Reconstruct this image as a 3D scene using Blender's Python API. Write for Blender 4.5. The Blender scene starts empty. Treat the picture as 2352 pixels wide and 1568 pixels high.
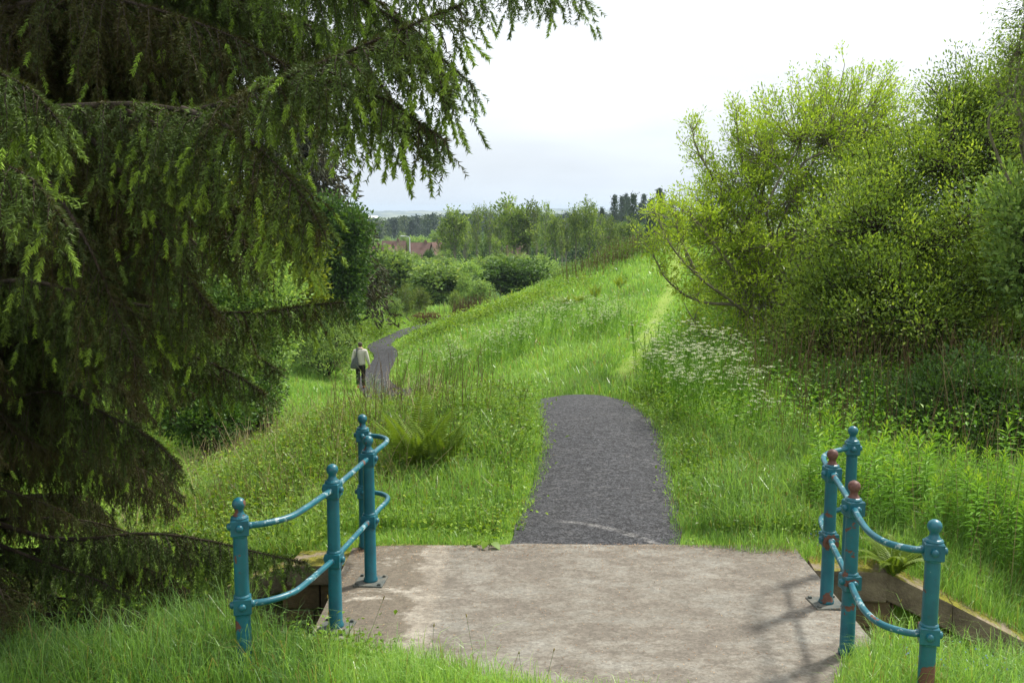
import bpy, math, random
import numpy as np
from mathutils import Vector, Euler

# ------------------------------------------------------------------ camera, sky, sun, exposure
scene = bpy.context.scene
COL = scene.collection
F, CX, CY, HOR, CAMH = 2287.0, 1176.0, 784.0, 480.0, 2.95
PITCH = math.atan((CY - HOR) / F)
cam_d = bpy.data.cameras.new("camera"); cam = bpy.data.objects.new("camera", cam_d); COL.objects.link(cam)
cam.location = (0, 0, CAMH); cam.rotation_euler = (math.pi/2 - PITCH, 0, 0)
cam_d.sensor_width = 36.0; cam_d.lens = 36.0 * F / 2352.0
cam_d.clip_start = 0.1; cam_d.clip_end = 20000
scene.camera = cam

SUN = Vector((0.60, 0.42, 1.0)).normalized()
SEL = math.asin(SUN.z); SROT = math.atan2(SUN.x, SUN.y)
w = bpy.data.worlds.new("World"); scene.world = w; w.use_nodes = True
nt = w.node_tree; nt.nodes.clear()
N = nt.nodes.new; L = nt.links.new
out = N("ShaderNodeOutputWorld"); bg = N("ShaderNodeBackground"); bg.inputs[1].default_value = 0.10
sky = N("ShaderNodeTexSky"); sky.sky_type = 'NISHITA'; sky.sun_disc = False
sky.sun_elevation = SEL; sky.sun_rotation = SROT; sky.dust_density = 4.0; sky.air_density = 1.2
tc = N("ShaderNodeTexCoord"); sep = N("ShaderNodeSeparateXYZ"); L(tc.outputs['Generated'], sep.inputs[0])
ramp = N("ShaderNodeValToRGB"); e = ramp.color_ramp.elements      # overcast layer: bluish low down, white above
e[0].position = 0.0; e[0].color = (0.37, 0.415, 0.465, 1)
e[1].position = 0.60; e[1].color = (0.68, 0.685, 0.69, 1)
k = e.new(0.09); k.color = (0.455, 0.49, 0.53, 1); k = e.new(0.26); k.color = (0.57, 0.58, 0.59, 1)
L(sep.outputs[2], ramp.inputs[0])
mp = N("ShaderNodeMapping"); mp.inputs['Scale'].default_value = (1.3, 1.3, 6.0); L(tc.outputs['Generated'], mp.inputs[0])
ns = N("ShaderNodeTexNoise"); ns.inputs['Scale'].default_value = 2.2; ns.inputs['Detail'].default_value = 5; L(mp.outputs[0], ns.inputs[0])
r2 = N("ShaderNodeMapRange"); r2.inputs[1].default_value = 0.35; r2.inputs[2].default_value = 0.65
r2.inputs[3].default_value = 9.7; r2.inputs[4].default_value = 11.9; L(ns.outputs['Fac'], r2.inputs[0])
sc_ = N("ShaderNodeVectorMath"); sc_.operation = 'SCALE'; L(ramp.outputs[0], sc_.inputs[0]); L(r2.outputs[0], sc_.inputs['Scale'])
mx = N("ShaderNodeMix"); mx.data_type = 'RGBA'; mx.inputs[0].default_value = 0.9
L(sky.outputs[0], mx.inputs[6]); L(sc_.outputs[0], mx.inputs[7]); L(mx.outputs[2], bg.inputs[0]); L(bg.outputs[0], out.inputs[0])

sl = bpy.data.lights.new("sun", 'SUN'); sl.energy = 3.1; sl.angle = math.radians(6.0); sl.color = (1.0, 0.95, 0.86)
so = bpy.data.objects.new("sun", sl); COL.objects.link(so); so.location = (20, 15, 40)
so.rotation_euler = SUN.to_track_quat('Z', 'Y').to_euler()
vs = scene.view_settings; vs.view_transform = 'Standard'; vs.look = 'None'; vs.exposure = 1.06; vs.gamma = 1.0
scene.render.engine = 'CYCLES'
cy = scene.cycles; cy.use_denoising = True; cy.max_bounces = 5; cy.diffuse_bounces = 3; cy.glossy_bounces = 2
cy.transmission_bounces = 4; cy.transparent_max_bounces = 4; cy.volume_bounces = 0; cy.caustics_reflective = False
cy.caustics_refractive = False; cy.sample_clamp_indirect = 4.0

# ------------------------------------------------------------------ helpers
rng = np.random.default_rng(11)
cp, sp = math.cos(PITCH), math.sin(PITCH)
def at(u, v, d):
    """world point seen at picture position (u, v of a 2352 wide frame) at ground distance d"""
    x = (u - CX) / F; y = -(v - CY) / F
    s = d / (cp + y * sp)
    return np.array([x * s, d, CAMH + (y * cp - sp) * s])
def px(n, d): return n * d / F

class Geo:
    def __init__(s): s.v = []; s.q = []; s.t = []; s.c = []; s.n = 0
    def add(s, v, q=None, t=None, c=0.5):
        v = np.asarray(v, float).reshape(-1, 3)
        s.v.append(v)
        if q is not None and len(q): s.q.append(np.asarray(q, np.int64).reshape(-1, 4) + s.n)
        if t is not None and len(t): s.t.append(np.asarray(t, np.int64).reshape(-1, 3) + s.n)
        s.c.append(np.full(len(v), c, float) if np.isscalar(c) else np.asarray(c, float)); s.n += len(v); return s
    def mesh(s, name, mat, off=(0, 0, 0), smooth=False):
        me = bpy.data.meshes.new(name)
        V = (np.concatenate(s.v) if s.v else np.zeros((0, 3))) - np.asarray(off)
        Q = np.concatenate(s.q) if s.q else np.zeros((0, 4), np.int64)
        T = np.concatenate(s.t) if s.t else np.zeros((0, 3), np.int64)
        me.vertices.add(len(V)); me.vertices.foreach_set('co', V.astype(np.float32).ravel())
        me.loops.add(len(Q)*4 + len(T)*3); me.loops.foreach_set('vertex_index', np.concatenate([Q.ravel(), T.ravel()]).astype(np.int32))
        me.polygons.add(len(Q) + len(T))
        st = np.concatenate([np.arange(len(Q))*4, len(Q)*4 + np.arange(len(T))*3]).astype(np.int32)
        me.polygons.foreach_set('loop_start', st)
        me.polygons.foreach_set('use_smooth', np.full(len(Q)+len(T), smooth, bool))
        a = me.attributes.new('tint', 'FLOAT', 'POINT'); a.data.foreach_set('value', np.concatenate(s.c).astype(np.float32))
        me.update(calc_edges=True)
        if mat: me.materials.append(mat)
        return me
    def build(s, name, mat, parent=None, smooth=False):
        o = bpy.data.objects.new(name, s.mesh(name, mat, ROOT.get(parent.name, (0, 0, 0)) if parent else (0, 0, 0), smooth))
        COL.objects.link(o)
        if parent: o.parent = parent; ROOT[o.name] = ROOT.get(parent.name, (0, 0, 0))
        return o
ROOT = {}
def tag(o, label=None, cat=None, group=None, kind=None):
    if label: o['label'] = label
    if cat: o['category'] = cat
    if group: o['group'] = group
    if kind: o['kind'] = kind
    return o
def thing(name, label, cat, loc=(0, 0, 0), group=None):
    o = bpy.data.objects.new(name, None); COL.objects.link(o); o.location = tuple(float(a) for a in loc); o.empty_display_size = 0.2
    ROOT[o.name] = np.array(loc, float); return tag(o, label, cat, group)
KIDS = {}
def copy_tree(o, loc, rz=0.0, sc=1.0, label=None, group=None):
    c = o.copy(); COL.objects.link(c); c.location = tuple(float(a) for a in loc)
    c.rotation_euler = (0, 0, rz); c.scale = (sc, sc, sc) if np.isscalar(sc) else sc
    if label: c['label'] = label
    if group: c['group'] = group
    for ch in o.children:
        d = ch.copy(); COL.objects.link(d); d.parent = c
        for g in ch.children:
            k = g.copy(); COL.objects.link(k); k.parent = d
    return c
def unit(a): a = np.asarray(a, float); return a / (np.linalg.norm(a, axis=-1, keepdims=True) + 1e-9)

def tube(g, pts, rad, sides=6, c=0.5, cap=True):
    pts = np.asarray(pts, float); n = len(pts); rad = np.broadcast_to(np.asarray(rad, float), (n,))
    tg = unit(np.gradient(pts, axis=0))
    ref = np.array([0, 0, 1.0]) if abs(tg[0, 2]) < 0.9 else np.array([1.0, 0, 0])
    a = unit(np.cross(tg, ref)); b = np.cross(tg, a)
    th = np.arange(sides) * 2 * np.pi / sides
    V = pts[:, None] + rad[:, None, None] * (np.cos(th)[None, :, None] * a[:, None] + np.sin(th)[None, :, None] * b[:, None])
    i = np.arange(n - 1)[:, None] * sides; j = np.arange(sides)[None]; j2 = (j + 1) % sides
    q = np.stack([i + j, i + j2, i + sides + j2, i + sides + j], -1).reshape(-1, 4)
    g.add(V.reshape(-1, 3), q=q, c=c)
    if cap and sides >= 5:
        g.add(np.vstack([V[0], pts[0]]), t=[(sides, (k+1) % sides, k) for k in range(sides)], c=c)
        g.add(np.vstack([V[-1], pts[-1]]), t=[(sides, k, (k+1) % sides) for k in range(sides)], c=c)
def tubes3(g, P, R, c=0.5, sides=3):
    """many thin tubes at once: P (M,n,3), R (M,n)"""
    M, n, _ = P.shape
    if M == 0: return
    tg = unit(np.gradient(P, axis=1)); ref = np.where(np.abs(tg[..., 2:3]) < 0.9, np.array([0, 0, 1.0]), np.array([1.0, 0, 0]))
    a = unit(np.cross(tg, ref)); b = np.cross(tg, a)
    th = np.arange(sides) * 2 * np.pi / sides
    V = P[:, :, None] + R[:, :, None, None] * (np.cos(th)[None, None, :, None] * a[:, :, None] + np.sin(th)[None, None, :, None] * b[:, :, None])
    m = np.arange(M)[:, None, None] * n * sides; i = np.arange(n-1)[None, :, None] * sides; j = np.arange(sides)[None, None]; j2 = (j+1) % sides
    q = np.stack([m+i+j, m+i+j2, m+i+sides+j2, m+i+sides+j], -1).reshape(-1, 4)
    cc = c if np.isscalar(c) else np.repeat(c, n*sides)
    g.add(V.reshape(-1, 3), q=q, c=cc)
def leaves(g, C, D, Nrm, ln, wd, c):
    """one folded-diamond leaf per row, from base C along D"""
    C = np.asarray(C, float); D = unit(D); S = unit(np.cross(D, Nrm)); U = np.cross(S, D)
    ln = np.broadcast_to(ln, (len(C),))[:, None]; wd = np.broadcast_to(wd, (len(C),))[:, None]
    V = np.stack([C, C + D*ln*0.45 + S*wd*0.5 + U*wd*0.18, C + D*ln - U*ln*0.10, C + D*ln*0.45 - S*wd*0.5 + U*wd*0.18], 1)
    i = np.arange(len(C))[:, None] * 4
    g.add(V.reshape(-1, 3), t=np.concatenate([i + [0, 1, 2], i + [0, 2, 3]], 0), c=np.repeat(np.broadcast_to(c, (len(C),)), 4))
def rvec(n, r=None): r = r or rng; return unit(r.normal(size=(n, 3)))
def box(g, lo, hi, c=0.5, bev=0.0):
    x0, y0, z0 = lo; x1, y1, z1 = hi; b = bev
    if b <= 0:
        V = [(x0,y0,z0),(x1,y0,z0),(x1,y1,z0),(x0,y1,z0),(x0,y0,z1),(x1,y0,z1),(x1,y1,z1),(x0,y1,z1)]
        g.add(V, q=[(0,3,2,1),(4,5,6,7),(0,1,5,4),(1,2,6,5),(2,3,7,6),(3,0,4,7)], c=c); return
    R = []
    for z, ins in ((z0, b), (z0+b, 0), (z1-b, 0), (z1, b)):
        R.append([(x0+ins,y0+ins,z),(x1-ins,y0+ins,z),(x1-ins,y1-ins,z),(x0+ins,y1-ins,z)])
    V = np.array(R).reshape(-1, 3); q = [(3,2,1,0),(12,13,14,15)]
    for k in range(3):
        for j in range(4): q.append((4*k+j, 4*k+(j+1)%4, 4*k+4+(j+1)%4, 4*k+4+j))
    g.add(V, q=q, c=c)
def lathe(g, cx, cy_, prof, sides=16, c=0.5):
    pr = np.array(prof, float); n = len(pr); th = np.arange(sides)*2*np.pi/sides
    V = np.stack([cx + pr[:, :1]*np.cos(th), cy_ + pr[:, :1]*np.sin(th), np.repeat(pr[:, 1:2], sides, 1)], -1).reshape(-1, 3)
    i = np.arange(n-1)[:, None]*sides; j = np.arange(sides)[None]; j2 = (j+1) % sides
    g.add(V, q=np.stack([i+j, i+j2, i+sides+j2, i+sides+j], -1).reshape(-1, 4), c=c)
def bez(P, n=24):
    """Catmull-Rom through P"""
    P = np.asarray(P, float); Q = np.vstack([2*P[0]-P[1], P, 2*P[-1]-P[-2]]); o = []
    for i in range(len(P)-1):
        t = np.linspace(0, 1, n, endpoint=False)[:, None]; a, b, c, d = Q[i:i+4]
        o.append(0.5*((2*b)+(-a+c)*t+(2*a-5*b+4*c-d)*t**2+(-a+3*b-3*c+d)*t**3))
    return np.vstack(o + [P[-1:]])
def seg_dist(x, y, P):
    """distance to polyline P (n,2) and the parameter's index along it"""
    P = np.asarray(P, float); best = np.full(np.shape(x), 1e9); par = np.zeros(np.shape(x))
    for i in range(len(P)-1):
        a, b = P[i], P[i+1]; d = b - a; l2 = d @ d
        t = np.clip(((x-a[0])*d[0] + (y-a[1])*d[1]) / l2, 0, 1)
        r = np.hypot(x-a[0]-t*d[0], y-a[1]-t*d[1]); m = r < best
        best = np.where(m, r, best); par = np.where(m, i+t, par)
    return best, par
def sstep(a, b, x): t = np.clip((x-a)/(b-a), 0, 1); return t*t*(3-2*t)
def wob(x, y, s, ph=0.0):
    return (np.sin(x*s*1.0+1.3+ph+1.1*np.sin(y*s*0.73+ph)) + np.sin(y*s*1.17+0.4+ph*2+1.3*np.sin(x*s*0.61)) + 0.6*np.sin((x+y)*s*2.1+ph*3) + 0.6*np.sin((x-1.3*y)*s*1.7+ph))/3.2

# ------------------------------------------------------------------ materials
def new_mat(name):
    m = bpy.data.materials.new(name); m.use_nodes = True; m.node_tree.nodes.clear()
    return m, m.node_tree.nodes.new, m.node_tree.links.new
def ramp_node(n, stops):
    r = n("ShaderNodeValToRGB"); e = r.color_ramp.elements
    e[0].position, e[0].color = stops[0][0], (*stops[0][1], 1); e[1].position, e[1].color = stops[-1][0], (*stops[-1][1], 1)
    for p, c in stops[1:-1]: x = e.new(p); x.color = (*c, 1)
    return r
def leaf_mat(name, stops, trans=0.4, rough=0.5, spec=0.35, vary=0.25, ttint=(1.15, 1.1, 0.55)):
    m, n, l = new_mat(name)
    a = n("ShaderNodeAttribute"); a.attribute_name = 'tint'; r = ramp_node(n, stops); l(a.outputs['Fac'], r.inputs[0])
    oi = n("ShaderNodeObjectInfo"); mr = n("ShaderNodeMapRange"); mr.inputs[3].default_value = 1-vary; mr.inputs[4].default_value = 1+vary
    l(oi.outputs['Random'], mr.inputs[0]); s = n("ShaderNodeVectorMath"); s.operation = 'SCALE'; l(r.outputs[0], s.inputs[0]); l(mr.outputs[0], s.inputs['Scale'])
    p = n("ShaderNodeBsdfPrincipled"); p.inputs['Roughness'].default_value = rough; p.inputs['Specular IOR Level'].default_value = spec
    t = n("ShaderNodeBsdfTranslucent"); tm = n("ShaderNodeVectorMath"); tm.operation = 'MULTIPLY'; tm.inputs[1].default_value = ttint
    l(s.outputs[0], tm.inputs[0]); l(tm.outputs[0], t.inputs[0]); l(s.outputs[0], p.inputs['Base Color'])
    x = n("ShaderNodeMixShader"); x.inputs[0].default_value = trans; l(p.outputs[0], x.inputs[1]); l(t.outputs[0], x.inputs[2])
    o = n("ShaderNodeOutputMaterial"); l(x.outputs[0], o.inputs[0]); return m
def noise(n, l, co, scale, detail=4, rough=0.55):
    t = n("ShaderNodeTexNoise"); t.inputs['Scale'].default_value = scale; t.inputs['Detail'].default_value = detail; t.inputs['Roughness'].default_value = rough
    l(co, t.inputs[0]); return t.outputs['Fac']
def step(n, l, f, a, b, lo=0.0, hi=1.0):
    r = n("ShaderNodeMapRange"); r.inputs[1].default_value = a; r.inputs[2].default_value = b; r.inputs[3].default_value = lo; r.inputs[4].default_value = hi
    l(f, r.inputs[0]); return r.outputs[0]
def mixc(n, l, f, a, b, mode='MIX'):
    m = n("ShaderNodeMix"); m.data_type = 'RGBA'; m.blend_type = mode
    if hasattr(f, 'links') or not np.isscalar(f): l(f, m.inputs[0])
    else: m.inputs[0].default_value = f
    for s, c in ((6, a), (7, b)):
        if isinstance(c, tuple): m.inputs[s].default_value = (*c, 1)
        else: l(c, m.inputs[s])
    return m.outputs[2]
def finish(m, n, l, col, rough=0.8, bump=None, bs=0.3, bd=0.01, spec=0.3, metal=0.0):
    p = n("ShaderNodeBsdfPrincipled"); p.inputs['Specular IOR Level'].default_value = spec; p.inputs['Metallic'].default_value = metal
    if isinstance(col, tuple): p.inputs['Base Color'].default_value = (*col, 1)
    else: l(col, p.inputs['Base Color'])
    if np.isscalar(rough): p.inputs['Roughness'].default_value = rough
    else: l(rough, p.inputs['Roughness'])
    if bump is not None:
        b = n("ShaderNodeBump"); b.inputs['Strength'].default_value = bs; b.inputs['Distance'].default_value = bd; l(bump, b.inputs['Height']); l(b.outputs[0], p.inputs['Normal'])
    o = n("ShaderNodeOutputMaterial"); l(p.outputs[0], o.inputs[0]); return m
def cells(n, l, co, scale, lo, hi):
    v = n("ShaderNodeTexVoronoi"); v.inputs['Scale'].default_value = scale; l(co, v.inputs['Vector']); s = n("ShaderNodeSeparateColor"); l(v.outputs['Color'], s.inputs[0])
    return step(n, l, s.outputs[0], 0, 1, lo, hi)
def scaled(n, l, c, f):
    s = n("ShaderNodeVectorMath"); s.operation = 'SCALE'; l(c, s.inputs[0]); l(f, s.inputs['Scale']); return s.outputs[0]
def two_tone(name, c1, c2, scale=6, rough=0.85, bump=0.3, spec=0.25, fine=60):
    m, n, l = new_mat(name); co = n("ShaderNodeTexCoord").outputs['Object']
    f = noise(n, l, co, scale, 6, 0.65); g = noise(n, l, co, fine, 3)
    c = mixc(n, l, step(n, l, f, 0.35, 0.65), c1, c2); c = mixc(n, l, step(n, l, g, 0.3, 0.7, 0, 0.5), c, tuple(0.6*a for a in c1))
    return finish(m, n, l, c, rough, g, bump, 0.01, spec)
def plain(name, c, rough=0.6, spec=0.3):
    m, n, l = new_mat(name); co = n("ShaderNodeTexCoord").outputs['Object']
    f = noise(n, l, co, 25, 4); return finish(m, n, l, mixc(n, l, step(n, l, f, 0.3, 0.7), tuple(0.8*a for a in c), tuple(min(1, 1.15*a) for a in c)), rough, None, spec=spec)

M = {}
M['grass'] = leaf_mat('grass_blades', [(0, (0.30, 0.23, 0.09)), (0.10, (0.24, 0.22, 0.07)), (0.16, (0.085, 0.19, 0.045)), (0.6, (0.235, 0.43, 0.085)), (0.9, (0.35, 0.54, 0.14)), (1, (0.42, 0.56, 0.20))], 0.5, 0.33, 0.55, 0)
M['cover'] = leaf_mat('ground_cover_leaves', [(0, (0.24, 0.20, 0.08)), (0.12, (0.12, 0.12, 0.03)), (0.2, (0.08, 0.17, 0.014)), (0.7, (0.21, 0.34, 0.028)), (1, (0.34, 0.42, 0.055))], 0.4, 0.5, 0.3, 0.1)
M['willowherb'] = leaf_mat('willowherb_leaves', [(0, (0.06, 0.16, 0.012)), (0.6, (0.16, 0.34, 0.024)), (1, (0.34, 0.48, 0.05))], 0.4, 0.45, 0.4, 0.12)
M['fern'] = leaf_mat('fern_fronds', [(0, (0.05, 0.13, 0.012)), (1, (0.22, 0.30, 0.03))], 0.4, 0.5, 0.3, 0.1)
M['spruce'] = leaf_mat('spruce_needles', [(0, (0.040, 0.031, 0.011)), (0.22, (0.058, 0.064, 0.017)), (0.45, (0.052, 0.086, 0.024)), (0.7, (0.11, 0.18, 0.036)), (1, (0.25, 0.40, 0.045))], 0.2, 0.6, 0.15, 0.12)
M['conifer'] = leaf_mat('dark_conifer_needles', [(0, (0.05, 0.075, 0.04)), (1, (0.06, 0.105, 0.055))], 0.15, 0.6, 0.2, 0.2)
M['ash'] = leaf_mat('ash_leaves', [(0, (0.17, 0.28, 0.022)), (0.5, (0.32, 0.44, 0.035)), (1, (0.48, 0.58, 0.07))], 0.45, 0.45, 0.3, 0.05, (1.05, 1.1, 0.6))
M['willow'] = leaf_mat('willow_leaves', [(0, (0.07, 0.13, 0.018)), (0.55, (0.20, 0.32, 0.036)), (1, (0.40, 0.53, 0.07))], 0.45, 0.4, 0.45, 0.05)
M['shrub'] = leaf_mat('shrub_leaves', [(0, (0.08, 0.16, 0.045)), (0.6, (0.21, 0.34, 0.085)), (1, (0.35, 0.46, 0.13))], 0.42, 0.5, 0.3, 0.22)
M['birch'] = leaf_mat('birch_leaves', [(0, (0.06, 0.11, 0.02)), (0.5, (0.15, 0.24, 0.04)), (1, (0.34, 0.44, 0.09))], 0.38, 0.5, 0.3, 0.35)
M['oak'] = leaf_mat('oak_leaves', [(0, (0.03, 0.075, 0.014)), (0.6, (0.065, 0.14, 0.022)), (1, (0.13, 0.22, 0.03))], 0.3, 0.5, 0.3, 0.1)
M['lime'] = leaf_mat('yellow_green_leaves', [(0, (0.07, 0.12, 0.012)), (0.6, (0.15, 0.20, 0.016)), (1, (0.26, 0.30, 0.03))], 0.4, 0.5, 0.3, 0.05)
M['heath'] = leaf_mat('heath_twigs', [(0, (0.10, 0.05, 0.03)), (1, (0.18, 0.12, 0.06))], 0.2, 0.7, 0.2, 0.1)
M['petal'] = leaf_mat('white_umbels', [(0, (0.30, 0.38, 0.14)), (0.6, (0.52, 0.55, 0.36)), (1, (0.68, 0.69, 0.56))], 0.4, 0.6, 0.2, 0.05, (1, 1, 0.95))
M['blue_petal'] = leaf_mat('blue_petals', [(0, (0.12, 0.18, 0.55)), (1, (0.25, 0.33, 0.8))], 0.3, 0.6, 0.2, 0.05, (1, 1, 1))
M['bark'] = two_tone('grey_brown_bark', (0.15, 0.13, 0.09), (0.28, 0.26, 0.19), 9, 0.9, 0.5)
M['darkbark'] = two_tone('dark_bark', (0.03, 0.024, 0.018), (0.065, 0.05, 0.034), 12, 0.9, 0.5)
M['palebark'] = two_tone('pale_birch_bark', (0.22, 0.20, 0.15), (0.36, 0.34, 0.28), 6, 0.8, 0.3)
M['straw'] = leaf_mat('dry_stems', [(0, (0.10, 0.06, 0.03)), (0.5, (0.22, 0.15, 0.08)), (1, (0.42, 0.34, 0.20))], 0.15, 0.7, 0.2, 0.1)
M['stone'] = two_tone('sandstone_blocks', (0.10, 0.075, 0.05), (0.20, 0.13, 0.075), 5, 0.92, 0.6, fine=30)
M['roof'] = two_tone('red_brown_roof_tiles', (0.15, 0.088, 0.074), (0.20, 0.122, 0.100), 1.2, 0.85, 0.2, fine=5)
M['render'] = plain('pale_render', (0.62, 0.56, 0.48), 0.8)
M['glass'] = plain('dark_window_glass', (0.04, 0.05, 0.06), 0.1, 0.6)
M['cream'] = two_tone('cream_jacket_cloth', (0.47, 0.45, 0.40), (0.55, 0.53, 0.48), 8, 0.9, 0.3)
M['blackcloth'] = two_tone('black_trouser_cloth', (0.012, 0.011, 0.013), (0.03, 0.028, 0.032), 10, 0.85, 0.3)
M['greycloth'] = two_tone('grey_bag_canvas', (0.07, 0.08, 0.08), (0.11, 0.12, 0.12), 10, 0.85, 0.3)
M['skin'] = plain('skin', (0.50, 0.30, 0.21), 0.6)
M['hair'] = two_tone('grey_brown_hair', (0.05, 0.035, 0.028), (0.11, 0.085, 0.07), 40, 0.7, 0.5)
M['red'] = plain('pink_red_shoe', (0.55, 0.12, 0.10), 0.6)
M['green_strap'] = plain('dark_green_webbing', (0.015, 0.07, 0.03), 0.7)
M['white_metal'] = plain('pale_galvanised_metal', (0.6, 0.62, 0.64), 0.5)
M['tower'] = plain('dark_blue_cladding', (0.02, 0.05, 0.08), 0.6)

def paint(name, flake, rust, rust_top=None):
    m, n, l = new_mat(name); co = n("ShaderNodeTexCoord").outputs['Object']
    base = mixc(n, l, step(n, l, noise(n, l, co, 7, 5), 0.3, 0.7), (0.004, 0.078, 0.112), (0.010, 0.128, 0.168))
    grime = noise(n, l, co, 30, 6, 0.7); base = mixc(n, l, step(n, l, grime, 0.55, 0.72, 0, 0.55), base, (0.025, 0.06, 0.07))
    f1 = noise(n, l, co, 19, 7, 0.7); fm = n('ShaderNodeMath'); fm.operation = 'ADD'; l(f1, fm.inputs[0]); l(step(n, l, noise(n, l, co, 3.5, 2), 0.35, 0.65, -0.10, 0.06), fm.inputs[1]); f1 = fm.outputs[0]; c = mixc(n, l, step(n, l, f1, flake, flake+0.03), base, (0.24, 0.34, 0.36))
    f2 = noise(n, l, co, 6.5, 5, 0.55); k = step(n, l, f2, rust, rust+0.012)
    rc = mixc(n, l, noise(n, l, co, 45, 4), (0.06, 0.028, 0.020), (0.17, 0.075, 0.05)); c = mixc(n, l, k, c, rc)
    b = n("ShaderNodeMath"); b.operation = 'SUBTRACT'; l(grime, b.inputs[0]); l(k, b.inputs[1])
    return finish(m, n, l, c, step(n, l, k, 0, 1, 0.38, 0.8), b.outputs[0], 0.35, 0.004, 0.45)
M['paint'] = paint('blue_gloss_paint', 0.70, 0.69)
M['paint_worn'] = paint('blue_paint_rust_patches', 0.70, 0.57)
M['rail_paint'] = paint('blue_rail_paint_flaking', 0.565, 0.64)
M['rust'] = two_tone('red_oxide_primer', (0.10, 0.045, 0.036), (0.155, 0.078, 0.062), 14, 0.5, 0.3)
M['plate'] = two_tone('weathered_base_plate', (0.07, 0.09, 0.09), (0.16, 0.15, 0.12), 14, 0.8, 0.4)

# ------------------------------------------------------------------ terrain
STREAM = np.array([(14, 5.4), (9, 6.3), (5.2, 7.0), (2.6, 7.22), (-1.2, 7.3), (-3.2, 7.9), (-5.0, 9.6), (-6.1, 12), (-6.5, 16.5), (-7.6, 24.5), (-9.0, 34), (-11.5, 46), (-16, 70)], float)
SBED = np.array([-0.9, -1.1, -1.3, -1.4, -1.45, -1.5, -1.65, -1.9, -2.4, -3.3, -4.0, -4.3, -4.6])
PATHC = bez([(0.72, 8.36), (1.0, 10.6), (1.12, 12.6), (0.85, 14.6), (-0.5, 17.0), (-2.2, 21.5), (-3.5, 27.5), (-4.15, 33.0), (-5.3, 37.6), (-5.45, 42.5), (-6.25, 46.6), (-6.2, 48.6), (-5.9, 50.6), (-5.4, 54), (-3.5, 58.5), (2, 66)], 10)
TRAIL = bez([(1.75, 16.0), (2.0, 17.5), (2.9, 22), (4.45, 30), (6.1, 38), (7.4, 45), (9, 55)], 8)
ctrl = []
def c3(u, v, d): ctrl.append(tuple(at(u, v, d)))
ctrl += [(x, y, z) for x, y, z in [(-14, -7, 1.2), (0, -7, 1.5), (14, -7, 1.4), (0, 0, 1.3), (-5, 1, 0.7), (5, 1, 0.9), (0.5, 3.5, 0.45), (-4, 4, 0.15), (5, 4, 0.3),
    (-1.4, 6, 0.0), (0.5, 5.6, 0.0), (2.5, 6, 0.0), (-3, 6.3, -0.1), (-5, 6.4, -0.3), (4, 6, -0.15), (7, 5.6, -0.1), (-1.4, 8.5, 0), (0.6, 8.5, 0), (2.5, 8.5, 0),
    (3.6, 8.4, -0.12), (5.0, 8.5, -0.15), (7, 9.5, 0.05), (-12, 5, 0.3), (-9, 8, -0.2), (-10, 12, -0.6), (-12, 18, -0.6), (-14, 26, -0.8), (-18, 36, -1.2), (-26, 50, -1.2), (-30, 70, -2.0),
    (-3, 9.3, -0.5), (-4.5, 11.5, -1.1), (-2.2, 10.5, -0.22), (-0.6, 10.5, -0.03), (-0.6, 13.2, 0.25), (-2, 13.2, 0.05), (-3, 12.6, -0.25), (-4.5, 15, -1.4), (-3, 19, -1.4), (-5.5, 23, -2.5),
    (0.9, 14.8, 0.13), (2.2, 14.6, 0.1), (-0.5, 17.0, -0.80), (-2.2, 21.5, -1.95), (-3.6, 27.5, -2.95), (-6.5, 31, -3.3), (-6.9, 36, -3.5), (-8, 46, -3.5), (-11, 55, -3.3),
    (2.7, 10, 0.0), (2.7, 12.5, 0.08), (4.5, 12, 0.08), (6, 14, 0.25), (9, 14, 0.4), (14, 14, 0.8), (5, 20, 0.35), (8, 22, 0.6), (14, 25, 1.3), (12, 35, 1.3), (22, 45, 1.6)]]
for p in [(905, 905, 34), (870, 860, 38.8), (870, 800, 46), (905, 772, 50.5), (950, 752, 54.5), (1440, 885, 17), (1480, 800, 22), (1520, 722, 30), (1550, 655, 38), (1562, 615, 44), (1550, 562, 50), (1450, 590, 50),
          (1240, 668, 60), (1350, 625, 56), (1200, 800, 28), (1000, 850, 33), (1100, 850, 29), (1000, 770, 44), (1100, 722, 50), (1300, 700, 42), (1300, 800, 26), (1200, 870, 24), (1330, 860, 20), (1060, 735, 54), (1350, 740, 33)]: c3(*p)
ctrl += [(-10, 75, -3.9), (5, 78, -3.9), (18, 80, -2.8), (40, 80, -1), (-40, 90, -3.5), (-10, 110, -4.2), (15, 110, -3.3), (50, 120, -2.6), (-10, 135, -5.6), (-60, 170, -7.2), (0, 170, -7.4), (60, 170, -6.4), (-100, 260, -8), (0, 260, -8.2), (100, 260, -7.5),
         (-200, 500, -10.5), (0, 500, -10.5), (200, 500, -9), (-400, 1000, -15), (0, 1000, -15), (400, 1000, -15), (-1500, 3000, -24), (0, 3000, -24), (1500, 3000, -24), (-4000, 7000, -35), (0, 7000, -35), (4000, 7000, -35)]
CT = np.array(ctrl)
def warp(x, y): s = np.maximum(y, -8) + 12.0; return np.stack([np.asarray(x) / s * 2.6, np.log(s) * 1.6], -1)
W = warp(CT[:, 0], CT[:, 1])
def tk(r2): return 0.5 * r2 * np.log(r2 + 1e-12)
nC = len(W); A = np.zeros((nC+3, nC+3))
A[:nC, :nC] = tk(((W[:, None] - W[None])**2).sum(-1)) + np.eye(nC) * 1e-4
A[:nC, nC] = 1; A[:nC, nC+1:] = W; A[nC, :nC] = 1; A[nC+1:, :nC] = W.T
CO = np.linalg.solve(A, np.concatenate([CT[:, 2], np.zeros(3)]))
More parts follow.
